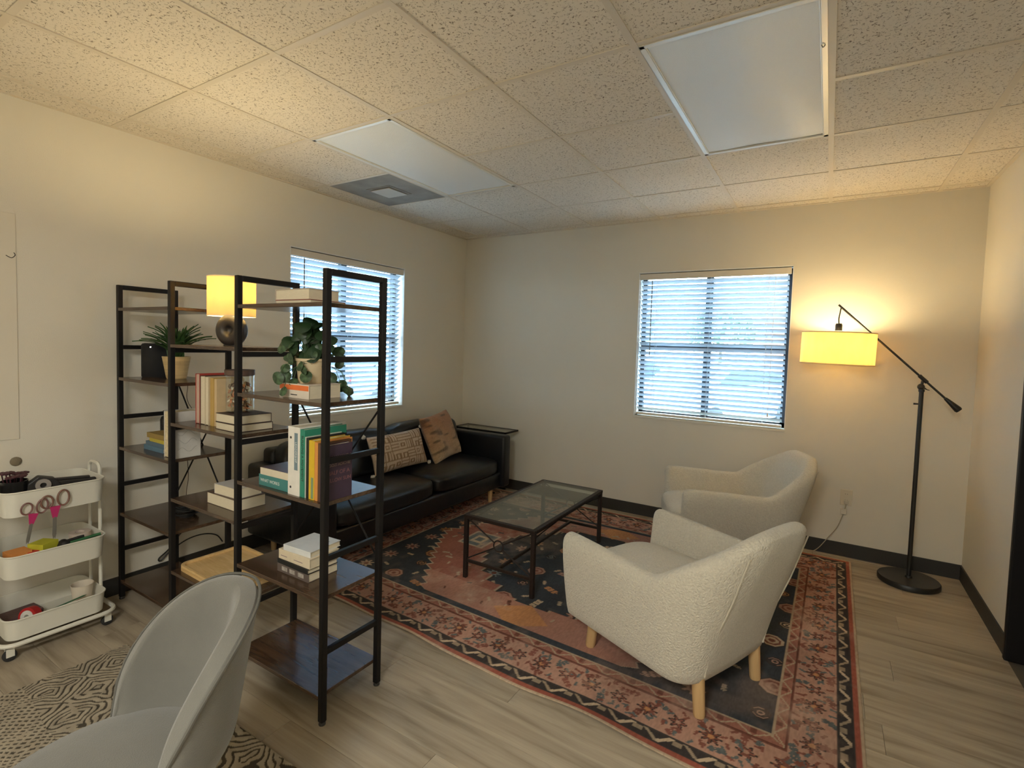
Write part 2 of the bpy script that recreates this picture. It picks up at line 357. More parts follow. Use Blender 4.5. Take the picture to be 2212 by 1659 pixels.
# vent
a, b, c, d = cell(*VENT); a += tb / 2; b -= tb / 2; c += tb / 2; d -= tb / 2
vt = thing('ceiling_vent', 'square grey perforated ceiling vent with a pale centre plate', 'vent', ((a + b) / 2, (c + d) / 2, H))
hx = (b - a) / 2
vent_m = mat('dusty_grey_vent', (.29, .28, .26), .7, var=(5, .22), bump=(700, .5))
MB().box(-hx, hx, -hx, hx, .001, .008).build('perforated_panel', vent_m, vt)
bevel(MB().box(-.115, .115, -.115, .115, -.003, .001).build('centre_neck', mat('dusty_grey_neck', (.24, .23, .21), .7, var=(9, .2)), vt), .002)
bevel(MB().box(-.092, .092, -.092, .092, -.012, -.008).build('centre_plate', mat('vent_plate', (.50, .47, .42), .6, var=(8, .05)), vt), .001)

# ------------------------------------------------------------------ windows with blinds
pane_m = glass('window_glass', (.93, .97, .98), 1.45)
trim_m = mat('white_jamb', (.78, .80, .80), .5, var=(3, .02))
def window(n, x0, x1, z0, z1, M, label):
    """local frame: x along the wall, y outward, z up"""
    wn = put(bpy.data.objects.new('window_%d' % n, None), None, kind='structure'); wn.matrix_world = M
    j = MB(); t_ = .006
    j.box(x0, x0 + t_, 0.001, .16, z0, z1).box(x1 - t_, x1, 0.001, .16, z0, z1).box(x0, x1, .001, .16, z1 - t_, z1)
    j.build('jamb', trim_m, wn)
    bevel(MB().box(x0 - .0, x1 + .0, -.006, .16, z0 - .012, z0 + .006).build('sill', wall_m, wn), .003)
    f = MB(); fw = .045; ys, ye = .105, .145
    f.box(x0, x0 + fw, ys, ye, z0, z1).box(x1 - fw, x1, ys, ye, z0, z1).box(x0, x1, ys, ye, z0, z0 + fw).box(x0, x1, ys, ye, z1 - fw, z1)
    xm = (x0 + x1) / 2 - .02; zm = z0 + (z1 - z0) * .485
    f.box(x0 + fw, x1 - fw, ys, ye, zm - .02, zm + .02)
    bevel(f.build('window_frame', dark_frame, wn), .002)
    MB().box(xm - .028, xm + .028, ys - .004, ye, z0 + fw, z1 - fw).build('mullion', dark_frame, wn)
    for (a, b) in ((x0 + fw, xm - .028), (xm + .028, x1 - fw)):
        for (c, d) in ((z0 + fw, zm - .02), (zm + .02, z1 - fw)):
            MB().box(a, b, .124, .127, c, d).build('pane', pane_m, wn)
    # blind: a thing of its own
    bl = thing('window_blind', label, 'window blind'); bl.matrix_world = M
    bevel(MB().box(x0 + .008, x1 - .014, .004, .02, z1 - .062, z1 - .012).build('valance', valance_m, bl), .003)
    MB().box(x0 + .02, x1 - .02, .02, .06, z1 - .05, z1 - .01).build('head_rail', valance_m, bl)
    pitch = .0405; sw = .050; tilt = R(33); yc = .045
    # slat: shallow arc cross-section, thickness 2.5 mm
    prof = []
    for k in range(7):
        u = -sw / 2 + sw * k / 6; prof.append((u, .0035 * (1 - (2 * u / sw) ** 2)))
    ring = [(u, h_ + .0022) for u, h_ in prof] + [(u, h_) for u, h_ in prof[::-1]]
    xa, xb = x0 + .016, x1 - .028; m_ = MB(); vs = []; nr = len(ring)
    for xx in (xa, xb):
        for u, h_ in ring: vs.append((xx, u * math.cos(tilt) + h_ * math.sin(tilt), -u * math.sin(tilt) + h_ * math.cos(tilt)))
    fs = [(k, (k + 1) % nr, nr + (k + 1) % nr, nr + k) for k in range(nr)] + [tuple(range(nr))[::-1], tuple(range(nr, 2 * nr))]
    me = m_.add(vs, fs).mesh('slat', slat_m, True)
    zz = z1 - .085; cnt = 0
    while zz > z0 + .055:
        share('slat', me, bl, (0, yc, zz)); zz -= pitch; cnt += 1
    zb = zz + pitch - .030
    bevel(MB().box(xa, xb, yc - .026, yc + .026, max(z0 + .012, zb - .022), max(z0 + .03, zb - .002)).build('bottom_rail', valance_m, bl), .004)
    cord_m = mat('pale_cord', (.75, .78, .8), .7)
    wd = x1 - x0
    for fx in (.13, .5, .86):
        for yy in (yc - .024, yc + .024):
            MB().box(x0 + wd * fx - .0008, x0 + wd * fx + .0008, yy - .0008, yy + .0008, zb - .01, z1 - .05).build('ladder_cord', cord_m, bl)
    MB().tube([(x0 + wd * .10, .0, z1 - .07), (x0 + wd * .10, .0, z1 - .72)], .004, 8).build('tilt_wand', mat('clear_wand', (.16, .17, .18), .2), bl)
    MB().tube([(x0 + wd * .9, .004, z1 - .07), (x0 + wd * .895, .0, z0 + .12)], .0012, 6).build('lift_cord', mat('pale_cord', (.7, .7, .7), .7), bl)
    MB().lathe([(.002, 0), (.006, .004), (.0045, .028), (.001, .032)], 10, Matrix.Translation((x0 + wd * .895, .0, z0 + .09))).build('cord_tassel', trim_m, bl, True)
    MB().box(x0 + .006, x0 + .012, .02, .10, z0 + .01, z1 - .06).build('side_strip', trim_m, wn)
    return wn
window(1, W1[0], W1[1], W1[2], W1[3], Matrix(((0, -1, 0, 0), (1, 0, 0, 0), (0, 0, 1, 0), (0, 0, 0, 1))), 'white slatted blind in the left window behind the shelves')
window(2, W2[0], W2[1], W2[2], W2[3], Matrix.Identity(4), 'white slatted blind in the right window above the armchairs')

# ================================================================== OUTSIDE
structure('ground_outside', MB().box(-60, 60, T + .02, 70, -.30, -.25).box(-60, -T - .02, -40, T + .02, -.30, -.25), mat('asphalt', (.07, .075, .085), .9, var=(2, .15)))
def car(loc, rz, paint, label):
    c = thing('parked_car', label, 'car', loc, rz)
    Wd = 1.76
    side = [(-2.2, .28), (-2.25, .62), (-2.15, .86), (-1.9, .98), (-1.35, 1.30), (-.95, 1.42), (.35, 1.44), (.8, 1.34), (1.35, 1.0), (2.05, .86), (2.25, .66), (2.25, .30)]
    M = Matrix(((1, 0, 0, 0), (0, 0, 1, -Wd / 2), (0, 1, 0, 0), (0, 0, 0, 1)))
    lower = [(-2.2, .28), (-2.25, .62), (-2.15, .86), (-1.9, .98), (1.35, 1.0), (2.05, .86), (2.25, .66), (2.25, .30)]
    bevel(MB().prism(lower, 0, Wd, M).build('body', paint, c), .06, 3)
    cab = [(-1.85, .97), (-1.35, 1.30), (-.95, 1.42), (.35, 1.44), (.8, 1.34), (1.4, .99)]
    bevel(MB().prism(cab, .12, Wd - .12, M).build('cabin', paint, c), .05, 3)
    gm = mat('car_glass', (.05, .07, .09), .08)
    MB().prism([(-1.62, 1.02), (-1.25, 1.28), (.1, 1.36), (.68, 1.30), (1.15, 1.02)], .10, Wd - .10, M).build('side_window', gm, c)
    q = MB(); q.add([(-1.93, -.66, 1.0), (-1.93, .66, 1.0), (-1.37, .6, 1.315), (-1.37, -.6, 1.315)], [(0, 1, 2, 3)]); q.build('rear_window', gm, c)
    q = MB(); q.add([(1.43, -.66, 1.01), (1.43, .66, 1.01), (.83, .6, 1.35), (.83, -.6, 1.35)], [(3, 2, 1, 0)]); q.build('windscreen', gm, c)
    for sx in (-1.35, 1.35):
        for sy in (-1, 1):
            wm = MB().lathe([(.001, -.1), (.2, -.1), (.32, -.09), (.33, 0), (.32, .09), (.2, .1), (.001, .1)], 20, Matrix.Translation((sx, sy * .80, .33)) @ Matrix.Rotation(PI / 2, 4, 'X'))
            wm.build('wheel', mat('tyre', (.02, .02, .02), .8), c, True)
    red = mat('tail_lamp_red', (.55, .02, .02), .2)
    for sy in (-1, 1):
        bevel(MB().box(-2.27, -2.1, sy * .72 - .13, sy * .72 + .13, .70, .86).build('tail_light', red, c), .02)
        bevel(MB().box(2.1, 2.27, sy * .68 - .14, sy * .68 + .14, .62, .76).build('headlight', mat('lamp_clear', (.8, .85, .9), .1), c), .02)
    bevel(MB().box(-2.285, -2.24, -.17, .17, .55, .66).build('number_plate', mat('plate', (.8, .85, .88), .4), c), .004)
    return c
silver = mat('silver_paint', (.55, .60, .64), .25, .4); whitep = mat('white_car_paint', (.72, .78, .82), .25); bluep = mat('steel_blue_paint', (.12, .18, .25), .25, .3); darkp = mat('dark_grey_paint', (.06, .07, .08), .25, .3)
car((1.2, 7.6, -.25), R(-112), whitep, 'white car seen tail-on through the right window')
car((-1.8, 9.6, -.25), R(60), bluep, 'blue-grey car seen at the left of the right window')
car((-4.6, 5.6, -.25), R(20), silver, 'silver car low in the left half of the right window')
car((-8.0, 1.4, -.25), R(95), silver, 'silver car outside the left window')
def tree(loc, h, r, label, seed):
    rs = random.Random(seed); t = thing('roadside_tree', label, 'tree', loc, 0, 'trees across the car park')
    MB().tube([(0, 0, 0), (.05, 0, h * .3), (0, .05, h * .6)], [.16, .12, .06], 8).build('trunk', mat('bark', (.12, .09, .06), .9, bump=(12, .5)), t)
    cr = MB()
    for k in range(320):
        a = rs.uniform(0, 2 * PI); e = rs.uniform(-.6, 1); q = r * rs.uniform(.45, 1) ** .5
        p = Vector((math.cos(a) * q * math.cos(e), math.sin(a) * q * math.cos(e), h * .66 + math.sin(e) * q * .9)); s_ = rs.uniform(.18, .4)
        M = Matrix.Translation(p) @ Euler((rs.uniform(0, 6), rs.uniform(0, 6), rs.uniform(0, 6))).to_matrix().to_4x4()
        cr.add([(-s_, 0, 0), (0, -s_ * .5, .04), (s_, 0, 0), (0, s_ * .5, -.04)], [(0, 1, 2, 3)], M)
    cr.build('foliage', mat('foliage_green', (.16, .22, .16), .8, var=(3, .3)), t, kind='stuff')
for k, (x, y, h, r) in enumerate([(-9, 30, 4.4, 2.3), (-3.0, 33, 4.2, 2.2), (-15, 27, 4.8, 2.6), (-22, 34, 5.0, 2.6)]):
    tree((x, y, -.25), h, r, ['tree left of centre across the car park', 'tree nearest the brick building across the car park', 'tall tree far left across the car park', 'small tree farthest away across the car park'][k], k)
for k, (x, y, h, r) in enumerate([(-16, 6, 5.0, 2.8), (-15, 0, 4.6, 2.6)]):
    tree((x, y, -.25), h, r, ['tree outside the left window, the farther from the brick building', 'tree straight out from the left window'][k], 9 + k)
bd = thing('brick_building', 'orange-red brick building across the car park', 'building', (4.6, 25.5, -.25))
MB().box(-4.2, 14, 0, 7, 0, 3.4).build('wall', mat('orange_brick', (.50, .17, .09), .85, var=(3, .15)), bd)
bevel(MB().box(-4.4, 14.2, -.25, 7.2, 3.4, 3.75).build('parapet', mat('pale_parapet', (.55, .5, .45), .8), bd), .03)
for k in range(3):
    MB().box(-3 + k * 3.6, -1 + k * 3.6, -.03, .05, .9, 2.3).build('window', mat('car_glass', (.05, .07, .09), .08), bd)

# ================================================================== RUGS
def vnoise(x, y, sc, seed):
    """smooth value noise on arrays"""
    r = np.random.default_rng(seed); n = 256; g = r.random((n, n)); x = x * sc; y = y * sc
    xi = np.floor(x).astype(int); yi = np.floor(y).astype(int); fx = x - xi; fy = y - yi
    fx = fx * fx * (3 - 2 * fx); fy = fy * fy * (3 - 2 * fy)
    a = g[xi % n, yi % n]; b = g[(xi + 1) % n, yi % n]; c = g[xi % n, (yi + 1) % n]; d = g[(xi + 1) % n, (yi + 1) % n]
    return (a * (1 - fx) + b * fx) * (1 - fy) + (c * (1 - fx) + d * fx) * fy
def sheet(name, X, Y, Z, colr, m, parent=None, thick=0.0):
    ny, nx = X.shape; me = bpy.data.meshes.new(name)
    co = np.stack([X, Y, Z], -1).reshape(-1, 3).astype(np.float32)
    i = np.arange(ny - 1)[:, None] * nx + np.arange(nx - 1)[None, :]
    q = np.stack([i, i + 1, i + nx + 1, i + nx], -1).reshape(-1, 4)
    if thick:   # skirt round the edge down to the underside, plus an underside quad strip
        edge = np.concatenate([np.arange(nx), np.arange(1, ny) * nx + nx - 1, (ny - 1) * nx + np.arange(nx - 2, -1, -1), np.arange(ny - 2, 0, -1) * nx])
        low = co[edge].copy(); low[:, 2] -= thick; nb = len(co); co = np.concatenate([co, low]); k = np.arange(len(edge)); k2 = (k + 1) % len(edge)
        q = np.concatenate([q, np.stack([edge[k], nb + k, nb + k2, edge[k2]], -1)]); colr = np.concatenate([colr.reshape(-1, 3), colr.reshape(-1, 3)[edge] * .7])
    me.vertices.add(len(co)); me.vertices.foreach_set('co', co.ravel())
    me.loops.add(len(q) * 4); me.loops.foreach_set('vertex_index', q.ravel().astype(np.int32))
    me.polygons.add(len(q)); me.polygons.foreach_set('loop_start', (np.arange(len(q)) * 4).astype(np.int32))
    me.update(calc_edges=True); me.polygons.foreach_set('use_smooth', [True] * len(q))
    a = me.color_attributes.new('pattern', 'FLOAT_COLOR', 'POINT'); c4 = np.ones((len(co), 4), np.float32); c4[:, :3] = colr.reshape(-1, 3)
    a.data.foreach_set('color', c4.ravel()); me.materials.append(m); me.validate()
    return put(bpy.data.objects.new(name, me), parent)
def persian():
    LX, LY = 3.06, 2.44; nx, ny = 640, 512
    u = np.linspace(0, LX, nx)[None, :].repeat(ny, 0); v = np.linspace(0, LY, ny)[:, None].repeat(nx, 1)
    rust = np.array([.31, .125, .090]); pink = np.array([.44, .255, .19]); navy = np.array([.047, .052, .061]); cream = np.array([.60, .46, .32])
    dark = np.array([.05, .042, .04]); brown = np.array([.19, .075, .055]); slate = np.array([.125, .14, .14]); orange = np.array([.50, .24, .11]); red = np.array([.31, .095, .065])
    C = np.zeros((ny, nx, 3))
    ex = np.minimum(u, LX - u); ey = np.minimum(v, LY - v) / 1.16; e = np.minimum(ex, ey); side = ey < ex   # True: runs along x
    s = np.where(side, u, v)
    C[:] = navy
    wob = (vnoise(u, v, 9, 5) - .5)
    # ---- field: jagged rust medallion
    cx, cy = 1.535, LY / 2
    dx, dy = np.abs(u - cx), np.abs(v - cy)
    edge = 1.13 - .52 * np.clip(dy / .88, 0, 1) ** 1.25
    jag = np.abs(((v * 13) % 1) - .5) * .10
    fld = e > .295
    m = fld & (dx < edge - jag); C[m] = rust
    ln = fld & (np.abs(dx - (edge - jag)) < .008); C[ln] = cream * .8
    # paler ends of the medallion near the long sides
    m2 = m & (dy > .60); C[m2] = (rust * .45 + pink * .55)
    # inner navy medallion with steps
    st = np.floor(dy / .085) * .085; inn = np.clip(.62 - .62 * (st / .64) ** 2.2, 0, 1)
    inn = np.where(dy > .62, 0, inn)
    mi = fld & (dx < inn); C[mi] = navy
    bl = fld & (dx < inn + .028) & ~mi & (dy < .66); C[bl] = cream * .62
    bl = fld & (dx < inn + .014) & ~mi & (dy < .64); C[bl] = dark
    # orange pendants at the ends of the inner medallion
    for sg in (-1, 1):
        d = np.abs(u - cx) * .75 + np.abs(v - (cy + sg * .74)); C[fld & (d < .13)] = orange
        for sx in (-1, 1):
            d = np.maximum(np.abs(u - (cx + sx * .80)), np.abs(v - cy) * .8); C[fld & (d < .10)] = slate * 1.3; C[fld & (np.abs(d - .10) < .008)] = cream * .8; C[fld & (np.abs(d - .04) < .012)] = cream * .9
    # ---- motifs scattered in navy and rust
    def star(x, y, r, c1, c2, n=8, sharp=.45, reg=None):
        d = np.hypot(u - x, v - y); a = np.arctan2(v - y, u - x); rr = r * (1 - sharp * (.5 + .5 * np.cos(n * a + PI)))
        k = (d < rr) & reg; C[k] = c1; C[(d < r * .3) & reg] = c2; C[(np.abs(d - rr) < .004) & reg] = dark
    def octo(x, y, r, c1, c2, reg):
        d = np.maximum(np.maximum(np.abs(u - x), np.abs(v - y)), (np.abs(u - x) + np.abs(v - y)) * .72)
        C[(d < r) & reg] = c1; C[(np.abs(d - r * .62) < .006) & reg] = c2; C[(d < r * .25) & reg] = c2; C[(np.abs(d - r) < .004) & reg] = dark
    def sprig(x, y, r, ang, c, reg):
        X_ = (u - x) * math.cos(ang) + (v - y) * math.sin(ang); Y_ = -(u - x) * math.sin(ang) + (v - y) * math.cos(ang)
        C[(np.abs(Y_) < .004) & (np.abs(X_) < r) & reg] = c
        for t in (-.5, .15, .7):
            k = (((X_ - t * r) / (.28 * r)) ** 2 + ((np.abs(Y_) - .26 * r) / (.16 * r)) ** 2 < 1) & reg; C[k] = c
    fieldnav = fld & (C[:, :, 0] < .0472); rs = random.Random(3)
    for i in range(11):
        for j in range(9):
            x = .40 + i * .232 + rs.uniform(-.04, .04); y = .42 + j * .205 + rs.uniform(-.03, .03); k = (i * 7 + j * 3) % 6
            col = [orange * .95, pink, cream * .8, slate * 1.6, pink * .8, orange * .7][rs.randrange(6)]
            if k in (0, 3): star(x, y, .058, col, brown, 8, .5, fieldnav)
            elif k == 1: octo(x, y, .058, col, brown, fieldnav)
            elif k == 4: octo(x, y, .034, col, dark, fieldnav)
            else: sprig(x, y, .05, rs.uniform(0, 3), col, fieldnav)
            sprig(x + .11, y + .08, .026, rs.uniform(0, 3), cream * .65, fieldnav)
    rustreg = m & ~mi & ~bl & (dy < .9)
    for i in range(170):
        x = rs.uniform(.5, 2.6); y = rs.uniform(.4, 2.05); sprig(x, y, rs.uniform(.012, .030), rs.uniform(0, 3), [brown * .7, cream * .8, slate * .6, cream * .7][rs.randrange(4)], rustreg)
    C[fld & (e < .335) & side] = navy * 1.15
    # ---- borders from the outside in
    C[e < .010] = cream * .75
    k = (e >= .010) & (e < .033); C[k] = red
    g = (e >= .033) & (e < .085); C[g] = dark
    t = (e - .033) / .052; ph = (s / .15) % 1
    C[g & (np.abs(t - (.1 + ph * 2.2)) < .17) & (t > .12) & (t < .88)] = cream * .9
    C[g & (np.abs(t - (2.4 - ph * 2.2)) < .14) & (t > .12) & (t < .88)] = cream * .55
    C[g & (np.abs(ph - .5) < .12) & (t > .42) & (t < .85)] = cream * .5
    C[(np.abs(e - .034) < .003) | (np.abs(e - .085) < .003)] = dark * 1.2
    k = (e >= .088) & (e < .245); C[k] = pink
    fl_ = k
    # floral band: rosettes, leaves and vines laid round the rug
    def along(n_, fn):
        for sd in range(4):
            Ls = LX if sd < 2 else LY; Lk = (.1665) * (1.16 if sd < 2 else 1)
            cnt = int(Ls / n_)
            for q_ in range(cnt + 1):
                p = Ls * q_ / cnt
                x, y = ((p, Lk), (p, LY - Lk), (Lk, p), (LX - Lk, p))[sd]; fn(x, y, q_, sd)
    def ros(x, y, q_, sd):
        if q_ % 2: star(x, y, .040, brown, orange, 8, .55, fl_)
        else: star(x, y, .034, brown * 1.3, pink, 6, .6, fl_)
    along(.12, ros)
    def lf(x, y, q_, sd):
        o = .055 if q_ % 2 else -.055
        sprig(x + (.0 if sd < 2 else o), y + (o if sd < 2 else .0), .034, q_ * 1.3 + sd, [brown, slate * .9, brown * 1.3][q_ % 3], fl_)
    along(.075, lf)
    def vn(x, y, q_, sd):
        r2 = random.Random(q_ * 7 + sd)
        for z_ in (0, 1, 0, 1, 0): sprig(x + r2.uniform(-.07, .07), y + r2.uniform(-.08, .08), .015, r2.uniform(0, 3), [brown * 1.2, slate][z_], fl_)
    along(.05, vn)
    C[np.abs(e - .246) < .0035] = brown; C[np.abs(e - .294) < .004] = cream * .7
    k = (e > .250) & (e < .290); C[k] = rust * .85 + pink * .15
    t = (e - .25) / .04; ph = (s / .12) % 1
    C[k & (np.abs(t - np.abs(ph * 2 - 1)) < .10)] = cream * .75
    C[k & (np.abs(ph - .5) < .10) & (t > .4)] = brown
    C[np.abs(e - .250) < .003] = brown * .7
    # ---- wear and yarn variation
    nv_ = np.clip((.12 - C[..., 0]) * 12, 0, 1)
    wear = (1 - .75 * nv_)[..., None] * np.clip((vnoise(u, v, 2.1, 11) * .6 + vnoise(u, v, 6, 12) * .3 + vnoise(u, v, 22, 13) * .25 - .60) * 2.2, 0, .55)[..., None]
    C = C * (1 - wear) + np.array([.52, .37, .28]) * wear
    ab = (.80 + .4 * vnoise(u, v, 5, 21) * 1 + .0)[..., None]; fine = (.86 + .28 * vnoise(u * 3.2, v, 60, 22))[..., None]
    C = C * ab * fine
    p, q = u / LX, v / LY
    P = [(.43, -2.483), (3.492, -2.622), (3.513, -.108), (.45, -.10)]
    X = (1 - p) * (1 - q) * P[0][0] + p * (1 - q) * P[1][0] + p * q * P[2][0] + (1 - p) * q * P[3][0]
    Y = (1 - p) * (1 - q) * P[0][1] + p * (1 - q) * P[1][1] + p * q * P[2][1] + (1 - p) * q * P[3][1]
    nearf = np.exp(-v / .12)
    Y = Y + nearf * (.010 * np.sin(X * 5.2 + .6) + .004 * np.sin(X * 13)) ; Z = .0055 + nearf * (.0045 * (1 + np.sin(X * 7.5 + 1.0))) + .0006 * vnoise(u, v, 5, 31)
    o = sheet('persian_rug', X, Y, Z, np.clip(C, 0, 1), mat('worn_woven_rug', (1, 1, 1), .97, vcol='pattern', bump=(900, .3), spec=.1), thick=.005)
    o['label'] = 'worn rust, pink and navy medallion rug under the glass table and armchairs'; o['category'] = 'rug'
persian()
def cream_rug():
    LX, LY = 1.62, 1.25; nx, ny = 560, 430
    u = np.linspace(0, LX, nx)[None, :].repeat(ny, 0); v = np.linspace(0, LY, ny)[:, None].repeat(nx, 1)   # v measured from the far edge
    # nested wavy diamonds: contour lines of a folded field
    a = np.abs(((u / .24) % 1) - .5) * 2; b = np.abs(((v / .23 + .15) % 1) - .5) * 2
    f = (a + b) * 4.2 + 2.0 * (vnoise(u, v, 11, 41) - .5) + 1.1 * (vnoise(u, v, 26, 42) - .5)
    line = np.abs((f % 1) - .5) < .17
    lat = (np.sin((u + v) * 250 + 7 * vnoise(u, v, 14, 45)) > .15) & (np.sin((u - v) * 210 + 8 * vnoise(u, v, 12, 43)) > -.25)
    reg = vnoise(u, v, 2.4, 44) * .5 + v * 1.5 > .68
    k = np.where(reg, lat, line)
    k = k & (vnoise(u, v, 30, 46) > .12)
    cream = np.array([.40, .345, .26]); blk = np.array([.085, .072, .055])
    C = np.where(k[..., None], blk, cream) * (.85 + .3 * vnoise(u, v, 40, 47))[..., None]
    Z = .007 + .0022 * (~k) + .001 * vnoise(u, v, 60, 48)
    o = sheet('tufted_rug', .60 + u, -3.352 - v, Z, C, mat('tufted_wool', (1, 1, 1), .98, vcol='pattern', bump=(500, .5), spec=.05), thick=.007)
    o['label'] = 'cream rug with dark wavy contour lines under the grey chair'; o['category'] = 'rug'
cream_rug()

# ================================================================== SOFA
sf = thing('sofa', 'long black leather sofa with two seat cushions under the left window', 'sofa', (.03, -2.43, 0))
SL, SD = 2.13, .78                      # length along y, depth along x
def sbox(name, x0, x1, y0, y1, z0, z1, r, **k):
    return MB().rbox(x0, x1, y0, y1, z0, z1, r, 4).build(name, leather, sf, True, **k)
sbox('base', .04, SD - .04, .02, SL - .02, .125, .27, .02)
for y0 in (0, SL - .12): sbox('arm', 0, SD, y0, y0 + .12, .13, .612, .028)
sbox('back', 0, .12, .11, SL - .11, .20, .70, .03)
def cushion(name, x0, x1, y0, y1, z0, z1, puff, seed, lean=0):
    n, mm = 16, 20; vs = []; fs = []; cxm, cym = (x0 + x1) / 2, (y0 + y1) / 2; hx, hy, hz = (x1 - x0) / 2, (y1 - y0) / 2, (z1 - z0) / 2
    bm = bmesh.new(); bmesh.ops.create_cube(bm, size=2); bmesh.ops.subdivide_edges(bm, edges=bm.edges[:], cuts=11, use_grid_fill=True)
    for v in bm.verts:
        c = v.co.copy(); k = 6; l = (abs(c.x) ** k + abs(c.y) ** k + abs(c.z) ** k) ** (1 / k); c /= l
        w_ = (1 - c.x ** 2) * (1 - c.y ** 2)
        wr = .004 * math.sin(9 * c.x + 5 * c.y * hy * 6 + seed) * (1 if c.z > 0 else 0)
        z = c.z * hz + (puff * w_ + wr * w_) * (1 if c.z > 0 else .2)
        v.co = (cxm + c.x * hx + lean * (c.z), cym + c.y * hy, (z0 + z1) / 2 + z)
    bm.verts.index_update(); vs = [tuple(v.co) for v in bm.verts]; fs = [tuple(v.index for v in f.verts) for f in bm.faces]; bm.free()
    return MB().add(vs, fs).build(name, leather, sf, True)
mid = SL / 2 + .04
for k, (a, b) in enumerate(((.122, mid - .002), (mid + .002, SL - .122))):
    cushion('seat_cushion', .15, SD - .005, a, b, .262, .405, .022, k * 3)
    bc = MB(); cushion_y = (a + .0, b - .0)
    o = cushion('back_cushion', .10, .27, a, b, .40, .745, .012, k * 5 + 1, -.035)
lg = MB().lathe([(.016, 0), (.024, .135), (.024, .14)], 12).mesh('leg', light_wood, True)
for x in (.10, SD - .09):
    for y in (.14, SL - .2): share('leg', lg, sf, (x, y, 0))
# ================================================================== SIDE TABLE behind the sofa arm
st_ = thing('side_table', 'narrow black side table with glass top between sofa arm and back wall', 'side table', (.11, -.275, 0))
f = MB(); bw = .014
for a in ((0, .62, 0, bw), (0, .62, .235 - bw, .235), (0, bw, 0, .235), (.62 - bw, .62, 0, .235)): f.box(*a, .602, .618)
f.build('top_frame', black_metal, st_)
MB().box(bw, .62 - bw, bw, .235 - bw, .609, .616).build('glass_top', glass('table_glass', (.80, .86, .80), 1.5), st_)
for yy in (.02, .215):
    MB().box(.012, .028, yy - .008, yy + .008, 0, .603).build('leg', black_metal, st_)
    MB().box(.028, .50, yy - .008, yy + .008, 0, .014).build('foot_bar', black_metal, st_)
MB().box(.012, .028, .028, .207, .28, .294).build('stretcher', black_metal, st_)
# ================================================================== COFFEE TABLE
ct = thing('coffee_table', 'black iron coffee table with glass top standing on the rug', 'coffee table', (1.445, -1.885, .006), R(.4))
CX, CY, CZ = .50, 1.055, .396
iron = mat('bronzed_iron', (.022, .013, .010), .5, .3, bump=(60, .25))
f = MB()
for a in ((0, CX, 0, .028), (0, CX, CY - .028, CY), (0, .028, .028, CY - .028), (CX - .028, CX, .028, CY - .028)): f.box(*a, CZ - .020, CZ)
bevel(f.build('top_frame', iron, ct), .003)
MB().box(.024, CX - .024, .024, CY - .024, CZ - .006, CZ + .001).build('glass_top', glass('smoky_table_glass', (.80, .84, .79), 1.52), ct)
legm = MB().rbox(-.0125, .0125, -.0125, .0125, 0, CZ - .018, .002, 1).mesh('leg', iron)
for x in (.014, CX - .014):
    for yy in (.014, CY - .014): share('leg', legm, ct, (x, yy, 0))
for yy in (.014, CY - .014):
    MB().rbox(.026, CX - .026, yy - .008, yy + .008, .10, .118, .002, 1).build('end_stretcher', iron, ct)
    cz = .248; cxm = CX / 2; rr = .033
    ring = [(cxm + rr * math.cos(a), yy, cz + rr * math.sin(a)) for a in np.linspace(0, 2 * PI, 25)[:-1]]
    MB().tube(ring, .0045, 8, True).build('ring', iron, ct, True)
    for sx, szz in ((-1, 1), (1, 1), (-1, -1), (1, -1)):
        ex_, ez_ = (cxm + sx * (cxm - .024)), (CZ - .022 if szz > 0 else .122)
        d = Vector((ex_ - cxm, 0, ez_ - cz)).normalized()
        MB().tube([(cxm + d.x * rr, yy, cz + d.z * rr), (ex_, yy, ez_)], .0045, 8).build('cross_rod', iron, ct, True)
MB().rbox(CX / 2 - .009, CX / 2 + .009, .02, CY - .02, .10, .118, .002, 1).build('long_stretcher', iron, ct)
for x in (.014, CX - .014):
    MB().tube([(x, .03, CZ - .05), (x, CY * .36, CZ - .024)], .004, 6).build('side_rod', iron, ct)
    MB().tube([(x, CY - .03, CZ - .05), (x, CY * .64, CZ - .024)], .004, 6).build('side_rod', iron, ct)

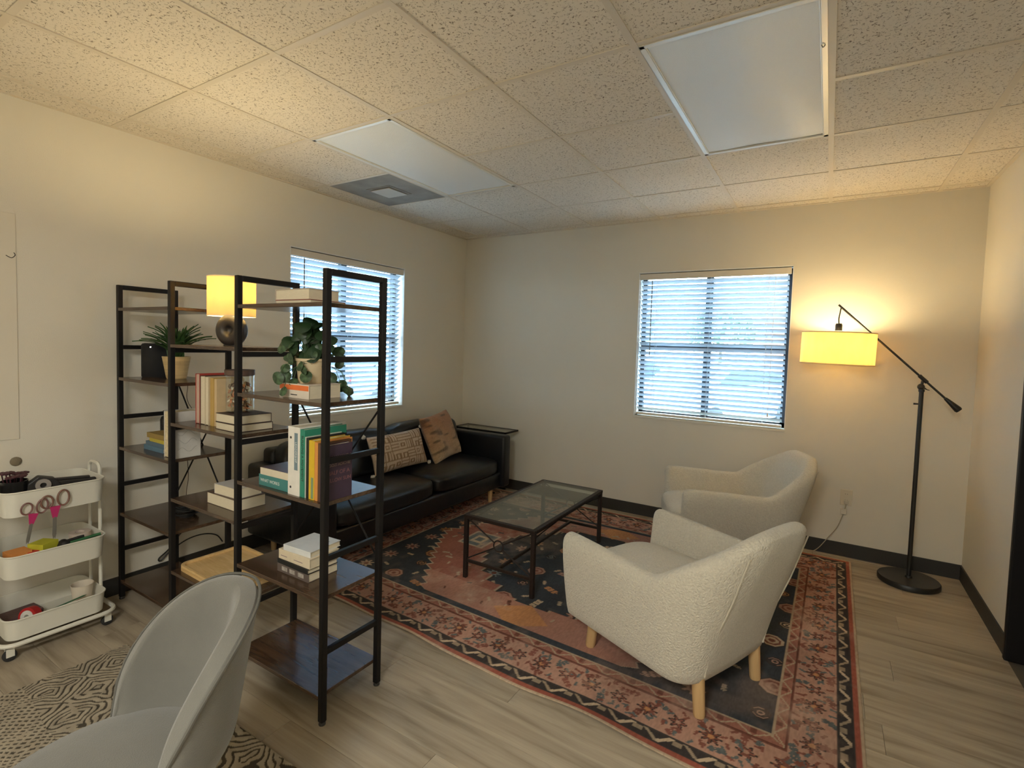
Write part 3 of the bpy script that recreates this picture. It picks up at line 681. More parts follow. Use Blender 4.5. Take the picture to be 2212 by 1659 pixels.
# ================================================================== ARMCHAIRS
def lerp(a, b, t): return a + (b - a) * t
def sstep(t): t = max(0., min(1., t)); return t * t * (3 - 2 * t)
def armchair(label, loc, rz):
    ch = thing('armchair', label, 'armchair', loc, rz, 'cream boucle armchairs')
    hw, ff, bk, rc = .335, .345, -.315, .13       # centreline half width, front end, back, corner radius
    path = []
    L1 = ff - (bk + rc); Lc = PI / 2 * rc; L2 = (hw - rc) * 2; tot = 2 * L1 + 2 * Lc + L2; n = 72
    def P(s):
        if s < L1: return Vector((ff - s, -hw)), Vector((0, -1))
        s -= L1
        if s < Lc:
            a = s / rc; return Vector((bk + rc - rc * math.sin(a), -hw + rc - rc * math.cos(a))), Vector((-math.sin(a), -math.cos(a)))
        s -= Lc
        if s < L2: return Vector((bk, -hw + rc + s)), Vector((-1, 0))
        s -= L2
        if s < Lc:
            a = s / rc; return Vector((bk + rc - rc * math.cos(a), hw - rc + rc * math.sin(a))), Vector((-math.cos(a), math.sin(a)))
        return Vector((bk + rc + (s - Lc), hw)), Vector((0, 1))
    def prof_(s, t):
        sm = min(s, tot - s); x_ = max(0., min(1., (sm - (L1 - .03)) / (Lc + .11)))
        r_ = 1 - (1 - x_) ** 1.55
        return r_, .545 + .205 * r_ + .028 * max(0, math.cos(PI / 2 * min(1, t / .45))) + .022 * sstep((L1 - sm) / L1)
    vs = []; rings = []
    def ring(s, scale=1.0, push=0.0):
        p, nn = P(min(max(s, 0), tot)); t = abs(s - tot / 2) / (tot / 2)      # 0 at middle of the back, 1 at arm fronts
        # top height: level arms, straight rise of the wings, domed back
        j = (L1 - .05) / (tot / 2); kk = 1 - j     # junction
        rise, ht = prof_(s, t)
        ht = ht
        lean = .150 * rise; back_w = 1 - sstep(t / .5)
        th = .046 + .004 * back_w
        zb = .118 + .03 * t
        fwd = Vector((1, 0)) if s <= 0 else (Vector((1, 0)) if s >= tot else Vector((0, 0)))
        def pt(off, z, tz):
            # off: distance outward from the centreline ; tz 0 bottom..1 top
            lz = lean * max(0, (z - .30) / .45) ** 1.1
            inset = .055 * (1 - min(1, (z - .125) / .40)) ** 1.4      # body tapers in towards the bottom
            q = p + nn * (off * scale - inset) + Vector((-lz, 0)) + Vector((push, 0))
            return (q.x, q.y, z)
        o = th
        zc = lerp(zb + .1, ht, .5)
        def zz(z): return zc + (z - zc) * (1 if scale > .99 else (.72 + .28 * scale))
        sec = [(o * .9, zb), (o * 1.02, zb + .03), (o * 1.05, lerp(zb, ht, .4)), (o * 1.04, lerp(zb, ht, .72)), (o * 1.0, ht - .05), (o * .80, ht - .018), (o * .36, ht - .002),
               (-o * .30, ht), (-o * .72, ht - .016), (-o * .95, ht - .048), (-o * 1.0, lerp(zb, ht, .70)), (-o * 1.0, lerp(zb, ht, .40)), (-o * .95, zb + .06), (-o * .8, zb)]
        rings.append(len(vs)); 
        for off, z in sec: vs.append(pt(off, zz(z), 0))
        return len(sec)
    for sc_, pu in ((.05, .030), (.45, .026), (.75, .017), (.93, .006)): k = ring(0, sc_, pu)
    for i in range(n + 1): k = ring(tot * i / n)
    for sc_, pu in ((.93, .006), (.75, .017), (.45, .026), (.05, .030)): k = ring(tot, sc_, pu)
    fs = []
    for a, b in zip(rings[:-1], rings[1:]):
        for q in range(k): fs.append((a + q, a + (q + 1) % k, b + (q + 1) % k, b + q))
    fs.append(tuple(rings[0] + q for q in range(k))); fs.append(tuple(rings[-1] + q for q in range(k))[::-1])
    o = MB().add(vs, fs).build('shell', boucle, ch, True); subsurf(o, 1)
    # body under the seat
    b = MB(); b.prism(rrect(-.26, .325, -.28, .28, .07, 5), .150, .30); o = b.build('seat_base', boucle, ch, True)
    # seat cushion, crowned, slightly proud at the front
    bm = bmesh.new(); bmesh.ops.create_cube(bm, size=2); bmesh.ops.subdivide_edges(bm, edges=bm.edges[:], cuts=9, use_grid_fill=True)
    for v in bm.verts:
        c = v.co.copy(); k_ = 5; c /= (abs(c.x) ** k_ + abs(c.y) ** k_ + abs(c.z) ** k_) ** (1 / k_)
        w_ = (1 - c.x ** 2) * (1 - c.y ** 2); v.co = (.082 + c.x * .342, c.y * .286, .330 + c.z * .080 + .028 * w_ * (c.z > 0))
    bm.verts.index_update(); m_ = MB().add([tuple(v.co) for v in bm.verts], [tuple(v.index for v in f.verts) for f in bm.faces]); bm.free()
    subsurf(m_.build('seat_cushion', boucle, ch, True), 1)
    # upholstery seams at the back corners
    for sg in (-1, 1):
        pts = []
        for q in range(9):
            z = .17 + .53 * q / 8; inset = .055 * (1 - min(1, (z - .125) / .40)) ** 1.4
            s = L1 + Lc * .93 if sg < 0 else tot - L1 - Lc * .93
            p, nn = P(s); t = abs(s - tot / 2) / (tot / 2); kk = 1 - (L1 - .05) / (tot / 2); r_ = prof_(s, t)[0]
            lz = .150 * r_ * max(0, (z - .30) / .45) ** 1.1
            q_ = p + nn * (.0505 - inset) - Vector((lz, 0)); pts.append((q_.x, q_.y, z))
        MB().tube(pts, .0035, 6).build('seam', mat('boucle_seam', (.56, .52, .42), .95, bump=(300, .2)), ch, True)
    lgm = MB().lathe([(.021, 0), (.0235, .01), (.026, .175), (.026, .19)], 16).mesh('leg', light_wood, True)
    for x, yy, tx, ty in ((.285, -.235, -8, 0), (.285, .235, -8, 0), (-.30, -.205, 5, 0), (-.30, .215, 5, 0)):
        share('leg', lgm, ch, (x, yy, 0), (0, R(tx), 0))
    return ch
armchair('cream boucle armchair in the foreground, seen from behind and above', (2.747, -2.003, .006), PI - math.atan2(.377, .926))
armchair('cream boucle armchair by the back wall, under the right window', (2.763, -.60, .006), PI + math.atan2(.409, .913))

# ================================================================== GREY DINING CHAIR
def grey_chair():
    dirv = Vector((-.20, -.98)).normalized(); ang = math.atan2(dirv.y, dirv.x)
    ch = thing('tub_chair', 'grey velvet tub chair standing on the cream patterned rug', 'chair', (1.972, -3.885, .012), ang)
    n, mrow = 44, 14; th = .026; vs = []; fs = []
    def pt(i, j, inner):
        a = R(-92 + 184 * i / n); w = abs(a) / R(92)
        zb = .40; top = .445 + .352 * max(0, 1 - w ** 2.3) ** .62
        z = zb + (top - zb) * j / mrow; h_ = (z - .43) / .4
        r = .182 + .020 * max(-.1, h_) - (.05 * (1 - (z - .36) / .12) if z < .48 else 0)
        back = .055 * max(0, h_) * (1 - w * .6)
        rr = r + (-th if inner else th) * (1 - .0 * w)
        if w > .86: rr = r + (rr - r) * max(.25, 1 - ((w - .86) / .14) ** 2)
        return (-rr * 1.02 * math.cos(a) - back, rr * 1.08 * math.sin(a), z)
    O = [[0] * (mrow + 1) for _ in range(n + 1)]; I = [[0] * (mrow + 1) for _ in range(n + 1)]
    for i in range(n + 1):
        for j in range(mrow + 1):
            O[i][j] = len(vs); vs.append(pt(i, j, False)); I[i][j] = len(vs); vs.append(pt(i, j, True))
    for i in range(n):
        for j in range(mrow):
            fs.append((O[i][j], O[i + 1][j], O[i + 1][j + 1], O[i][j + 1])); fs.append((I[i][j], I[i][j + 1], I[i + 1][j + 1], I[i + 1][j]))
        fs.append((O[i][0], I[i][0], I[i + 1][0], O[i + 1][0])); fs.append((O[i][mrow], O[i + 1][mrow], I[i + 1][mrow], I[i][mrow]))
    for j in range(mrow):
        fs.append((O[0][j], O[0][j + 1], I[0][j + 1], I[0][j])); fs.append((O[n][j], I[n][j], I[n][j + 1], O[n][j + 1]))
    o = MB().add(vs, fs).build('backrest', grey_fab, ch, True); subsurf(o, 1)
    # welt along the outer rim
    pts = []
    for i in range(n + 1):
        p = Vector(pt(i, mrow, False)); pts.append(p + Vector((0, 0, -.004)))
    MB().tube(pts, .004, 6).build('piping', mat('grey_piping', (.10, .095, .08), .9, bump=(300, .1)), ch, True)
    st = MB()
    prof = [(.02, .395), (.175, .395), (.196, .41), (.202, .435), (.19, .458), (.14, .472), (.001, .478)]
    st.lathe(prof, 40, Matrix.Translation((.045, 0, 0)) @ Matrix.Diagonal((1.2, .98, 1, 1))); st.build('seat', grey_fab, ch, True)
    for x, yy in ((.15, .15), (.15, -.15), (-.14, .14), (-.14, -.14)):
        MB().tube([(x, yy, .40), (x * 1.45, yy * 1.4, 0)], [.014, .009], 10).build('leg', black_metal, ch, True)
grey_chair()

# ================================================================== ARC FLOOR LAMP
fl_ = thing('floor_lamp', 'black balance-arm floor lamp with lit drum shade by the right wall', 'floor lamp', (3.815, -.27, 0))
blk = mat('satin_black_lamp', (.016, .015, .013), .4, bump=(200, .03))
MB().lathe([(.001, 0), (.158, 0), (.165, .006), (.165, .030), (.160, .036), (.02, .038), (.018, .05), (.001, .05)], 48).build('base', blk, fl_, True)
MB().lathe([(.0125, .04), (.0125, 1.235), (.016, 1.237), (.016, 1.252), (.001, 1.254)], 16).build('pole', blk, fl_, True)
MB().tube([(-.012, 0, 1.158), (-.036, 0, 1.158)], [.0045, .006], 10).build('height_knob', blk, fl_, True)
MB().ball((-.004, 0, 1.268), .020, 14, 10, (1, 1, 1)).build('pivot_knuckle', blk, fl_, True)
piv = Vector((.004, 0, 1.318)); tipv = Vector((-.470, 0, 1.792)); endv = Vector((.188, 0, 1.134))
MB().tube([(-.002, 0, 1.27), tuple(piv)], .008, 10).build('pivot_stem', blk, fl_, True)
MB().tube([(.012, -.0, 1.262), (.026, -.012, 1.252), (.038, -.014, 1.250)], [.005, .003, .002], 8).build('wing_screw', blk, fl_, True)
ax_ = (piv - tipv).normalized(); end_in = piv + (endv - piv).normalized() * ((endv - piv).length - .10)
MB().tube([tuple(tipv), tuple(piv), tuple(end_in)], .0065, 10).build('arm', blk, fl_, True)
MB().tube([tuple(piv - ax_ * .03), tuple(piv + ax_ * .03)], .0115, 12).build('arm_sleeve', blk, fl_, True)
MB().tube([tuple(end_in), tuple(end_in + (endv - end_in) * .12), tuple(end_in + (endv - end_in) * .9), tuple(endv)], [.009, .011, .021, .018], 14).build('counterweight', blk, fl_, True)
sx = -.462; sz0, sz1 = 1.392, 1.602
MB().tube(smooth_path([(sx + .008, 0, 1.775), (sx + .003, 0, 1.74), (sx - .002, 0, 1.70), (sx, 0, 1.665)], 4), .004, 8).build('cord', blk, fl_, True)
MB().lathe([(.001, 1.618), (.021, 1.618), (.021, 1.655), (.017, 1.666), (.001, 1.667)], 18, Matrix.Translation((sx, 0, 0))).build('socket_cap', blk, fl_, True)
shade_m = mat('linen_shade', (.80, .66, .40), .9, trans=.55, var=(14, .10, (1, 1, .35)), bump=(260, .2))
Msh = Matrix.Translation((sx, 0, 0)) @ Matrix.Rotation(R(1.2), 4, 'Y')
Msh = Matrix.Translation((sx, 0, 1.5)) @ Matrix.Rotation(R(1.2), 4, 'Y') @ Matrix.Translation((0, 0, -1.5))
sh = MB(); sh.lathe([(.216, sz0), (.216, sz1), (.2145, sz1), (.2145, sz0)], 64, Msh, True); sh.build('lamp_shade', shade_m, fl_, True)
for zz in (sz0, sz1):
    MB().lathe([(.2175, zz - .003), (.2175, zz + .003), (.2140, zz + .003), (.2140, zz - .003)], 64, Msh, True).build('shade_rim', mat('shade_trim', (.75, .55, .28), .8, bump=(300, .1)), fl_, True)
MB().lathe([(.200, sz0 + .006), (.200, sz0 + .008), (.001, sz0 + .008), (.001, sz0 + .006)], 48, Msh).build('diffuser', mat('shade_diffuser', (.9, .8, .6), .6, trans=.6, bump=(100, .02)), fl_, True)
for a in (0, 120, 240):
    MB().tube([(sx, 0, 1.60), (sx + .213 * math.cos(R(a)), .213 * math.sin(R(a)), 1.60)], .0018, 6).build('shade_spoke', blk, fl_)
MB().ball((sx, 0, 1.52), .028, 14, 10).build('bulb', mat('glowing_bulb', (1, .9, .7), .5, emit=((1, .75, .4), 14)), fl_, True)
light('floor_lamp_light', 'POINT', (3.815 + sx, -.27, 1.53), FLOOR_LAMP_W, WARM, .08)
# outlet and lamp cord
ol = thing('wall_outlet', 'white double wall outlet near the floor behind the armchairs', 'outlet', (3.466, 0, .43))
pw = mat('ivory_plastic', (.62, .56, .44), .4, bump=(200, .02))
bevel(MB().box(-.036, .036, -.006, 0, -.058, .058).build('cover_plate', pw, ol), .003)
for zz in (.022, -.024):
    bevel(MB().prism(rrect(-.017, .017, -.014, .014, .007, 4), 0, .002, Matrix.Translation((0, -.006, zz)) @ Matrix.Rotation(R(90), 4, 'X')).build('socket', pw, ol), .0005)
    for x in (-.006, .006): MB().box(x - .001, x + .001, -.0085, -.0078, zz + .001, zz + .008).build('slot', blk, ol)
pg = thing('power_cord', 'pale plug and cord running from the wall outlet down to the floor', 'cord', (3.466, -.012, .40))
bevel(MB().box(-.012, .012, -.022, -.002, -.012, .012).build('plug', pw, pg), .003)
bevel(MB().box(-.030, .006, -.032, -.012, -.085, -.048).build('tag', mat('paper_tag', (.66, .60, .50), .7, bump=(90, .05)), pg), .003)
MB().tube(smooth_path([(0, -.014, -.012), (-.006, -.016, -.05), (-.02, -.012, -.11), (-.045, -.010, -.19), (-.09, -.006, -.27), (-.18, -.03, -.39), (-.30, -.05, -.395)], 8), .0028, 7).build('cable', mat('pale_cable', (.45, .38, .27), .6, bump=(200, .02)), pg, True)
wc = MB().tube(smooth_path([(3.82, -.10, .006), (3.70, -.055, .004), (3.5, -.05, .004), (3.3, -.06, .004)], 8), .0028, 7).build('lamp_cable', mat('pale_cable', (.45, .38, .27), .6), None, True)
wc['label'] = 'thin pale cord lying on the floor behind the lamp base'; wc['category'] = 'cord'

# ================================================================== BOOKCASE
bx_ = thing('bookcase', 'tall open black-framed bookcase with staggered brown shelves, set across the room as a divider', 'bookcase', (0, 0, 0))
PX = (.078, .628, 1.190, 1.752); YF, YB = -3.168, -2.892; PT = 1.712; hp = .012
OUT = (1.59, 1.22, .845, .485, .11); MID = (1.41, 1.033, .665, .307)
pmsh = MB().rbox(-hp, hp, -hp, hp, .012, PT, .003, 2).mesh('post', black_metal)
ftm = MB().lathe([(.001, 0), (.013, 0), (.014, .004), (.012, .012), (.001, .012)], 12).mesh('foot', mat('foot_steel', (.10, .10, .10), .35, .8), True)
rgm = MB().rbox(-.009, .009, YF + hp, YB - hp, -.011, .011, .002, 2).mesh('rung', black_metal)
for x in PX:
    for yy in (YF, YB): share('post', pmsh, bx_, (x, yy, 0)); share('foot', ftm, bx_, (x, yy, 0))
    MB().rbox(x - hp, x + hp, YF + hp, YB - hp, PT - .024, PT, .003, 2).build('top_bar', black_metal, bx_)
    for z in MID: share('rung', rgm, bx_, (x, 0, z - .029))
bm_ = {}
def board(i, z):
    xa, xb = PX[i] - .004, PX[i + 1] + .004
    if i == 1: xa, xb = PX[1] - .004, PX[2] + .004
    me = bm_.get('b')
    if not me: me = bm_['b'] = MB().rbox(0, .56, YF + .002, YB - .002, -.016, 0, .0015, 1).mesh('shelf', walnut)
    o = share('shelf', me, bx_, (xa, 0, z)); o.scale = ((xb - xa) / .56, 1, 1)
# boards are notched round nothing: they sit between the posts
def board(i, z):
    xa, xb = PX[i] + hp + .0005, PX[i + 1] - hp - .0005
    q = MB(); q.rbox(xa, xb, YF - hp, YB + hp, -.016, 0, .0015, 1)
    q.build('shelf', walnut, bx_, loc=(0, 0, z))
for i in (0, 2):
    for z in OUT: board(i, z)
for z in MID: board(1, z)
for i in (0, 2):
    a, b = PX[i], PX[i + 1]
    for (za, zb_) in ((1.19, .52), (.52, 1.19)):
        MB().tube([(a, YB + .004 + (.004 if za > zb_ else 0), za), (b, YB + .004 + (.004 if za > zb_ else 0), zb_)], .0042, 8).build('cross_brace', black_metal, bx_)

# ------------------------------------------------------------------ books
def cloth(c, n=None, rough=.55): return mat(n or 'cover_%02x%02x%02x' % tuple(int(255 * v) for v in c), c, rough, var=(30, .05))
CREAM = (.66, .58, .44); WHITE = (.72, .69, .62)
def lying(label, x0, x1, yf, yb, z, th, col, spine='-y', rz=0, group=None, pages=page_m, soft=False, hard=.0022):
    cx, cy = (x0 + x1) / 2, (yf + yb) / 2; hx, hy = (x1 - x0) / 2, (yb - yf) / 2
    b = thing('book', label, 'book', (cx, cy, z), rz, group); cm = cloth(col); g = hard; ins = .0005 if soft else .003
    c = MB(); c.box(-hx, hx, -hy, hy, 0, g).box(-hx, hx, -hy, hy, th - g, th)
    e = {'-y': (-hx, hx, -hy, -hy + g), '+y': (-hx, hx, hy - g, hy), '-x': (-hx, -hx + g, -hy, hy), '+x': (hx - g, hx, -hy, hy)}[spine]
    c.box(*e, g, th - g); bevel(c.build('cover', cm, b), .0006, 1)
    px0, px1, py0, py1 = -hx + ins, hx - ins, -hy + ins, hy - ins
    if spine == '-y': py0 = -hy + g
    if spine == '+y': py1 = hy - g
    if spine == '-x': px0 = -hx + g
    if spine == '+x': px1 = hx - g
    MB().box(px0, px1, py0, py1, g, th - g).build('pages', pages, b)
    return b, hx, hy
def standing(label, x0, x1, yf, dp, z, h, col, group=None, spine='-y', pages=page_m, g=.0022):
    cx = (x0 + x1) / 2; t = x1 - x0
    b = thing('book', label, 'book', (cx, yf, z), 0, group); cm = cloth(col); g = min(g, t * .3)
    c = MB(); c.box(-t / 2, -t / 2 + g, 0, dp, 0, h).box(t / 2 - g, t / 2, 0, dp, 0, h)
    c.box(-t / 2 + g, t / 2 - g, *((0, g) if spine == '-y' else (dp - g, dp)), 0, h); bevel(c.build('cover', cm, b), .0006, 1)
    ya, yb = (g, dp - .003) if spine == '-y' else (.003, dp - g)
    MB().box(-t / 2 + g, t / 2 - g, ya, yb, .003, h - .003).build('pages', pages, b)
    return b
ink_w = mat('white_ink', (.62, .64, .60), .6, var=(50, .03)); ink_d = mat('dark_ink', (.03, .03, .03), .6, var=(50, .03))
RX, RXZ = (R(90), 0, 0), (R(90), 0, R(90))
def letter(b, txt, size, m, loc, rot, kind='lettering'):
    return share(kind, text_mesh(txt, size, m), b, loc, rot)
def vert_rot(): return (Matrix.Rotation(R(90), 4, 'X') @ Matrix.Rotation(R(-90), 4, 'Z')).to_euler()
G1 = 'books on the right bay of the bookcase'; G2 = 'books on the middle bay of the bookcase'; G3 = 'books on the left bay of the bookcase'
# right bay, top shelf
lying('thin book with dark red cover edge, lowest of the pile on the top right shelf', 1.395, 1.612, -3.135, -2.965, 1.59, .017, (.30, .06, .04), '+y', R(1), G1)
lying('thick pale book lying on the top right shelf, top of its pile', 1.390, 1.600, -3.132, -2.985, 1.607, .043, (.50, .42, .34), '-x', 0, G1)
# right bay, second shelf: book under the trailing plant
b, hx, hy = lying('thick cream book with orange stripe under the trailing plant', 1.434, 1.617, -3.14, -2.985, 1.22, .056, (.68, .60, .50), '-y', 0, G1)
MB().box(-hx + .002, hx - .002, -hy - .0006, -hy, .032, .052).build('orange_stripe', cloth((.75, .17, .04), 'orange_print'), b)
MB().box(-.02, .02, -hy - .0006, -hy, .012, .0155).build('title_line', ink_d, b)
# right bay, third shelf
b, hx, hy = lying('teal book lying flat at the left end of the upright row', 1.325, 1.525, -3.158, -3.02, .845, .046, (.05, .20, .19), '-y', 0, G1)
letter(b, 'WHAT WORKS', .0185, ink_w, (-.025, -hy - .0002, .023), RX)
b2, hx, hy = lying('purple-covered paperback with cream spine lying on the teal book', 1.334, 1.525, -3.157, -3.015, .891, .028, (.66, .58, .44), '-y', R(1), G1)
MB().box(-hx + .001, hx - .001, -hy + .004, hy - .001, .028, .0288).build('front_print', mat('purple_print', (.055, .03, .055), .35, var=(12, .4)), b2)
bn = standing('wide white binder standing left of the green book', 1.529, 1.600, -3.166, .22, .845, .268, WHITE, G1, g=.003)
MB().box(.004, .024, -.0007, 0, .10, .245).build('spine_label', cloth((.17, .24, .27), 'slate_label'), bn)
letter(bn, 'LEADERSHIP', .015, ink_w, (.014, -.0010, .17), vert_rot())
for z in (.03, .225): MB().lathe([(.001, 0), (.005, 0), (.005, .001), (.001, .001)], 12, Matrix.Translation((-.018, 0, z)) @ Matrix.Rotation(R(90), 4, 'X')).build('rivet', ink_d, bn)
gb = standing('tall green book with light lettering between the binder and a thin pale book', 1.6005, 1.628, -3.164, .20, .845, .262, (.025, .23, .15), G1)
letter(gb, 'BUILDING A MOVEMENT', .016, ink_d, (0, -.0003, .15), vert_rot())
standing('very thin pale green booklet in the upright row', 1.6285, 1.634, -3.163, .17, .845, .236, (.50, .56, .46), G1)
standing('black book between the thin pale booklet and the yellow book', 1.6345, 1.650, -3.162, .18, .845, .232, (.012, .012, .012), G1)
yb_ = standing('bright yellow book in the upright row', 1.6505, 1.682, -3.162, .17, .845, .226, (.64, .42, .02), G1)
MB().box(-.002, .011, -.0006, 0, .004, .085).build('green_patch', cloth((.20, .28, .14), 'green_print'), yb_)
standing('orange book beside the yellow one in the upright row', 1.6825, 1.700, -3.161, .165, .845, .223, (.62, .26, .06), G1)
standing('brown book between the orange and the dark purple books', 1.7005, 1.7125, -3.160, .15, .845, .219, (.10, .045, .02), G1)
pb = standing('dark purple paperback with large block-letter cover at the right end of the upright row', 1.713, 1.737, -3.160, .132, .845, .212, (.045, .025, .050), G1)
letter(pb, 'ADICHIE', .013, mat('dusty_ink', (.30, .24, .22), .7, var=(40, .1)), (0, -.0003, .13), vert_rot())
pk = mat('dusky_pink_ink', (.20, .085, .09), .6, var=(30, .2)); tn = mat('tan_ink', (.24, .17, .13), .6, var=(30, .2))
for txt, z, m_, s_ in (('CHIMAMANDA', .163, tn, .0185), ('NGOZI ADICHIE', .134, tn, .0155), ('HALF OF A', .104, pk, .022), ('YELLOW SUN', .076, pk, .0195)):
    letter(pb, txt, s_, m_, (.0122, .066, z), RXZ)
# right bay, fourth shelf: stack of four
b, hx, hy = lying('brown and grey mottled book at the bottom of the four-book stack', 1.398, 1.600, -3.120, -2.975, .485, .036, (.13, .10, .085), '-y', 0, G1)
for a in (-.07, -.02, .035): MB().box(a, a + .035, -hy - .0006, -hy, .010, .027).build('spine_print', mat('mottled_print', (.36, .32, .28), .7, var=(60, .3)), b)
lying('thin black book second from the bottom of the four-book stack', 1.402, 1.602, -3.124, -2.978, .521, .019, (.015, .013, .013), '-y', R(-1), G1)
b, hx, hy = lying('cream rounded-spine book third from the bottom of the four-book stack', 1.404, 1.604, -3.118, -2.972, .540, .040, (.68, .58, .42), '-y', 0, G1)
for a, w_ in ((-.085, .04), (.0, .055)): MB().box(a, a + w_, -hy - .0006, -hy, .014, .017).build('title_line', mat('faint_ink', (.30, .22, .22), .7, var=(40, .1)), b)
b, hx, hy = lying('white book with a small grey bird on its cover, top of the four-book stack', 1.428, 1.590, -3.112, -2.955, .580, .024, (.66, .67, .66), '-y', R(3), G1)
bird = [(-.030, -.004), (-.012, .002), (-.004, .012), (.010, .026), (.008, .010), (.016, .004), (.006, -.002), (-.010, -.004)]
MB().prism(bird, .0242, .0246, Matrix.Translation((.04, .022, 0)) @ Matrix.Rotation(R(-20), 4, 'Z')).build('bird_print', mat('bird_grey', (.16, .16, .17), .6, var=(60, .2)), b)
# middle bay
rb = standing('tall red-covered book standing at the left of the middle bay', .735, .772, -3.112, .155, 1.033, .240, (.40, .045, .03), G2, spine='+y', pages=mat('pink_pages', (.55, .40, .32), .9, var=(40, .05)))
standing('cream-paged black-covered book next to the tall red one', .7725, .817, -3.110, .150, 1.033, .232, (.05, .03, .02), G2, spine='+y', g=.0015)
standing('pale book with thin dark cover third in the upright row of the middle bay', .8175, .850, -3.112, .145, 1.033, .230, (.52, .43, .29), G2, spine='+y')
standing('ochre yellow book fourth in the upright row of the middle bay', .8505, .878, -3.104, .145, 1.033, .226, (.50, .33, .10), G2)
standing('ochre and cream book at the right end of the upright row of the middle bay', .8785, .897, -3.100, .135, 1.033, .222, (.62, .46, .26), G2)
dp = mat('dust_jacket_grey', (.40, .39, .37), .6, var=(22, .18))
b, hx, hy = lying('dark-covered hardback lying at the bottom of the pair under the glass jar', .948, 1.124, -3.134, -2.962, 1.033, .033, (.06, .03, .022), '+y', R(-1), G2)
b, hx, hy = lying('dark-covered hardback lying directly under the glass jar', .944, 1.118, -3.130, -2.965, 1.066, .040, (.05, .032, .028), '+y', 0, G2)
lying('flat cream book lying alone at the left end of the middle bay', .650, .728, -3.060, -2.930, 1.033, .030, (.20, .06, .04), '+y', 0, G2)
lying('wide cream book under the smaller white one, on the shelf above the tray', .836, 1.077, -3.112, -2.965, .665, .052, (.10, .06, .04), '-x', 0, G2, hard=.0012)
lying('smaller white book on top of a wide cream one, on the shelf above the tray', .882, 1.060, -3.100, -2.975, .717, .046, (.52, .49, .45), '-x', R(2), G2, hard=.0012)
# left bay, third shelf
lying('pale blue book at the bottom of the yellow and blue pile', .232, .440, -3.122, -2.965, .845, .024, (.10, .19, .27), '-y', 0, G3)
lying('steel blue book second in the yellow and blue pile', .250, .440, -3.118, -2.965, .869, .022, (.09, .15, .21), '-y', R(2), G3)
lying('yellow book second from the top of the yellow and blue pile', .280, .440, -3.116, -2.970, .891, .020, (.52, .43, .05), '-y', R(-1), G3)
lying('dark-edged yellow book on top of the yellow and blue pile', .262, .438, -3.120, -2.965, .911, .026, (.30, .20, .05), '-y', 0, G3)
sk = standing('thick upright book with a faint line drawing on its pale cover', .512, .607, -3.150, .128, .845, .232, (.58, .56, .52), G3, spine='+y', pages=mat('speckled_pages', (.66, .56, .36), .9, var=(90, .18)))
for k in range(4):
    P_ = [(.0479, .02 + .09 * t / 10, .04 + .042 * k + .012 * math.sin(t * .8 + k * 1.7)) for t in range(11)]
    MB().tube(P_, .0007, 5).build('sketch_line', mat('pencil_grey', (.30, .30, .29), .8, var=(50, .1)), sk)
# ------------------------------------------------------------------ other things on the shelves
bt = thing('bottle', 'slim black bottle standing behind the pale upright book', 'bottle', (.118, -2.962, .845))
MB().lathe([(.001, 0), (.026, 0), (.028, .004), (.028, .130), (.022, .145), (.011, .150), (.011, .160), (.001, .16)], 20).build('body', mat('glossy_black_plastic', (.012, .012, .013), .2, bump=(60, .03)), bt, True)
MB().lathe([(.001, .158), (.014, .158), (.014, .180), (.001, .181)], 16).build('cap', mat('cap_steel', (.3, .3, .3), .25, .9), bt, True)
sp = thing('speaker', 'black cylindrical speaker with a small white light beside the spiky plant', 'speaker', (.160, -3.035, 1.22))
MB().lathe([(.001, 0), (.058, 0), (.062, .006), (.062, .176), (.056, .184), (.001, .184)], 36).build('body', mat('speaker_cloth', (.010, .010, .011), .8, bump=(500, .4)), sp, True)
MB().lathe([(.001, .1842), (.050, .1842), (.050, .186), (.001, .186)], 32).build('top_plate', mat('glossy_black_plastic', (.012, .012, .013), .2), sp, True)
MB().ball((.0465, -.0415, .166), .0035, 8, 6).build('indicator_light', mat('led_white', (1, 1, 1), .4, emit=((1, 1, .95), 3)), sp, True)
# spiky plant
def blade(L_, wd, bend, tw):
    vs = []; fs = []; n = 9
    for i in range(n + 1):
        t = i / n; w_ = wd * (1 - t) ** .55 * (0.55 + .9 * min(t * 3, 1) * .5); x = L_ * (t * math.cos(bend * t)); z = L_ * (t - .5 * bend * t * t * .9)
        a = bend * t; cx, cz = L_ * math.sin(a) * .9 * t if bend else 0, L_ * t * math.cos(a * .75)
        vs += [(cx, -w_, cz + .003), (cx, 0, cz - .002), (cx, w_, cz + .003)]
    for i in range(n):
        for k in range(2): fs.append((i * 3 + k, i * 3 + k + 1, i * 3 + k + 4, i * 3 + k + 3))
    return MB().add(vs, fs)
leaf_g = mat('deep_green_leaf', (.018, .045, .016), .45, trans=.10, var=(16, .25)); spiky = mat('spiky_green_leaf', (.045, .105, .028), .5, trans=.15, var=(16, .3))
sl = thing('potted_plant', 'spiky dark green plant in a ribbed tan pot on the left bay', 'plant', (.330, -3.005, 1.22))
potm = mat('woven_tan_pot', (.50, .37, .18), .75, var=(6, .18, (1, 1, 14)), bump=(60, .3))
prof = [(.001, 0), (.056, 0), (.060, .004)]
for k in range(12): z = .008 + k * .010; prof += [(.061 + .022 * k / 11, z), (.0635 + .022 * k / 11, z + .005)]
prof += [(.086, .130), (.079, .130), (.074, .112), (.001, .112)]
prof = [(a_ * .77, b_ * .92) for a_, b_ in prof]
MB().lathe(prof, 40).build('pot', potm, sl, True)
MB().lathe([(.001, .100), (.057, .104), (.001, .106)], 24).build('soil', mat('potting_moss', (.03, .045, .02), .95, bump=(90, .6)), sl)
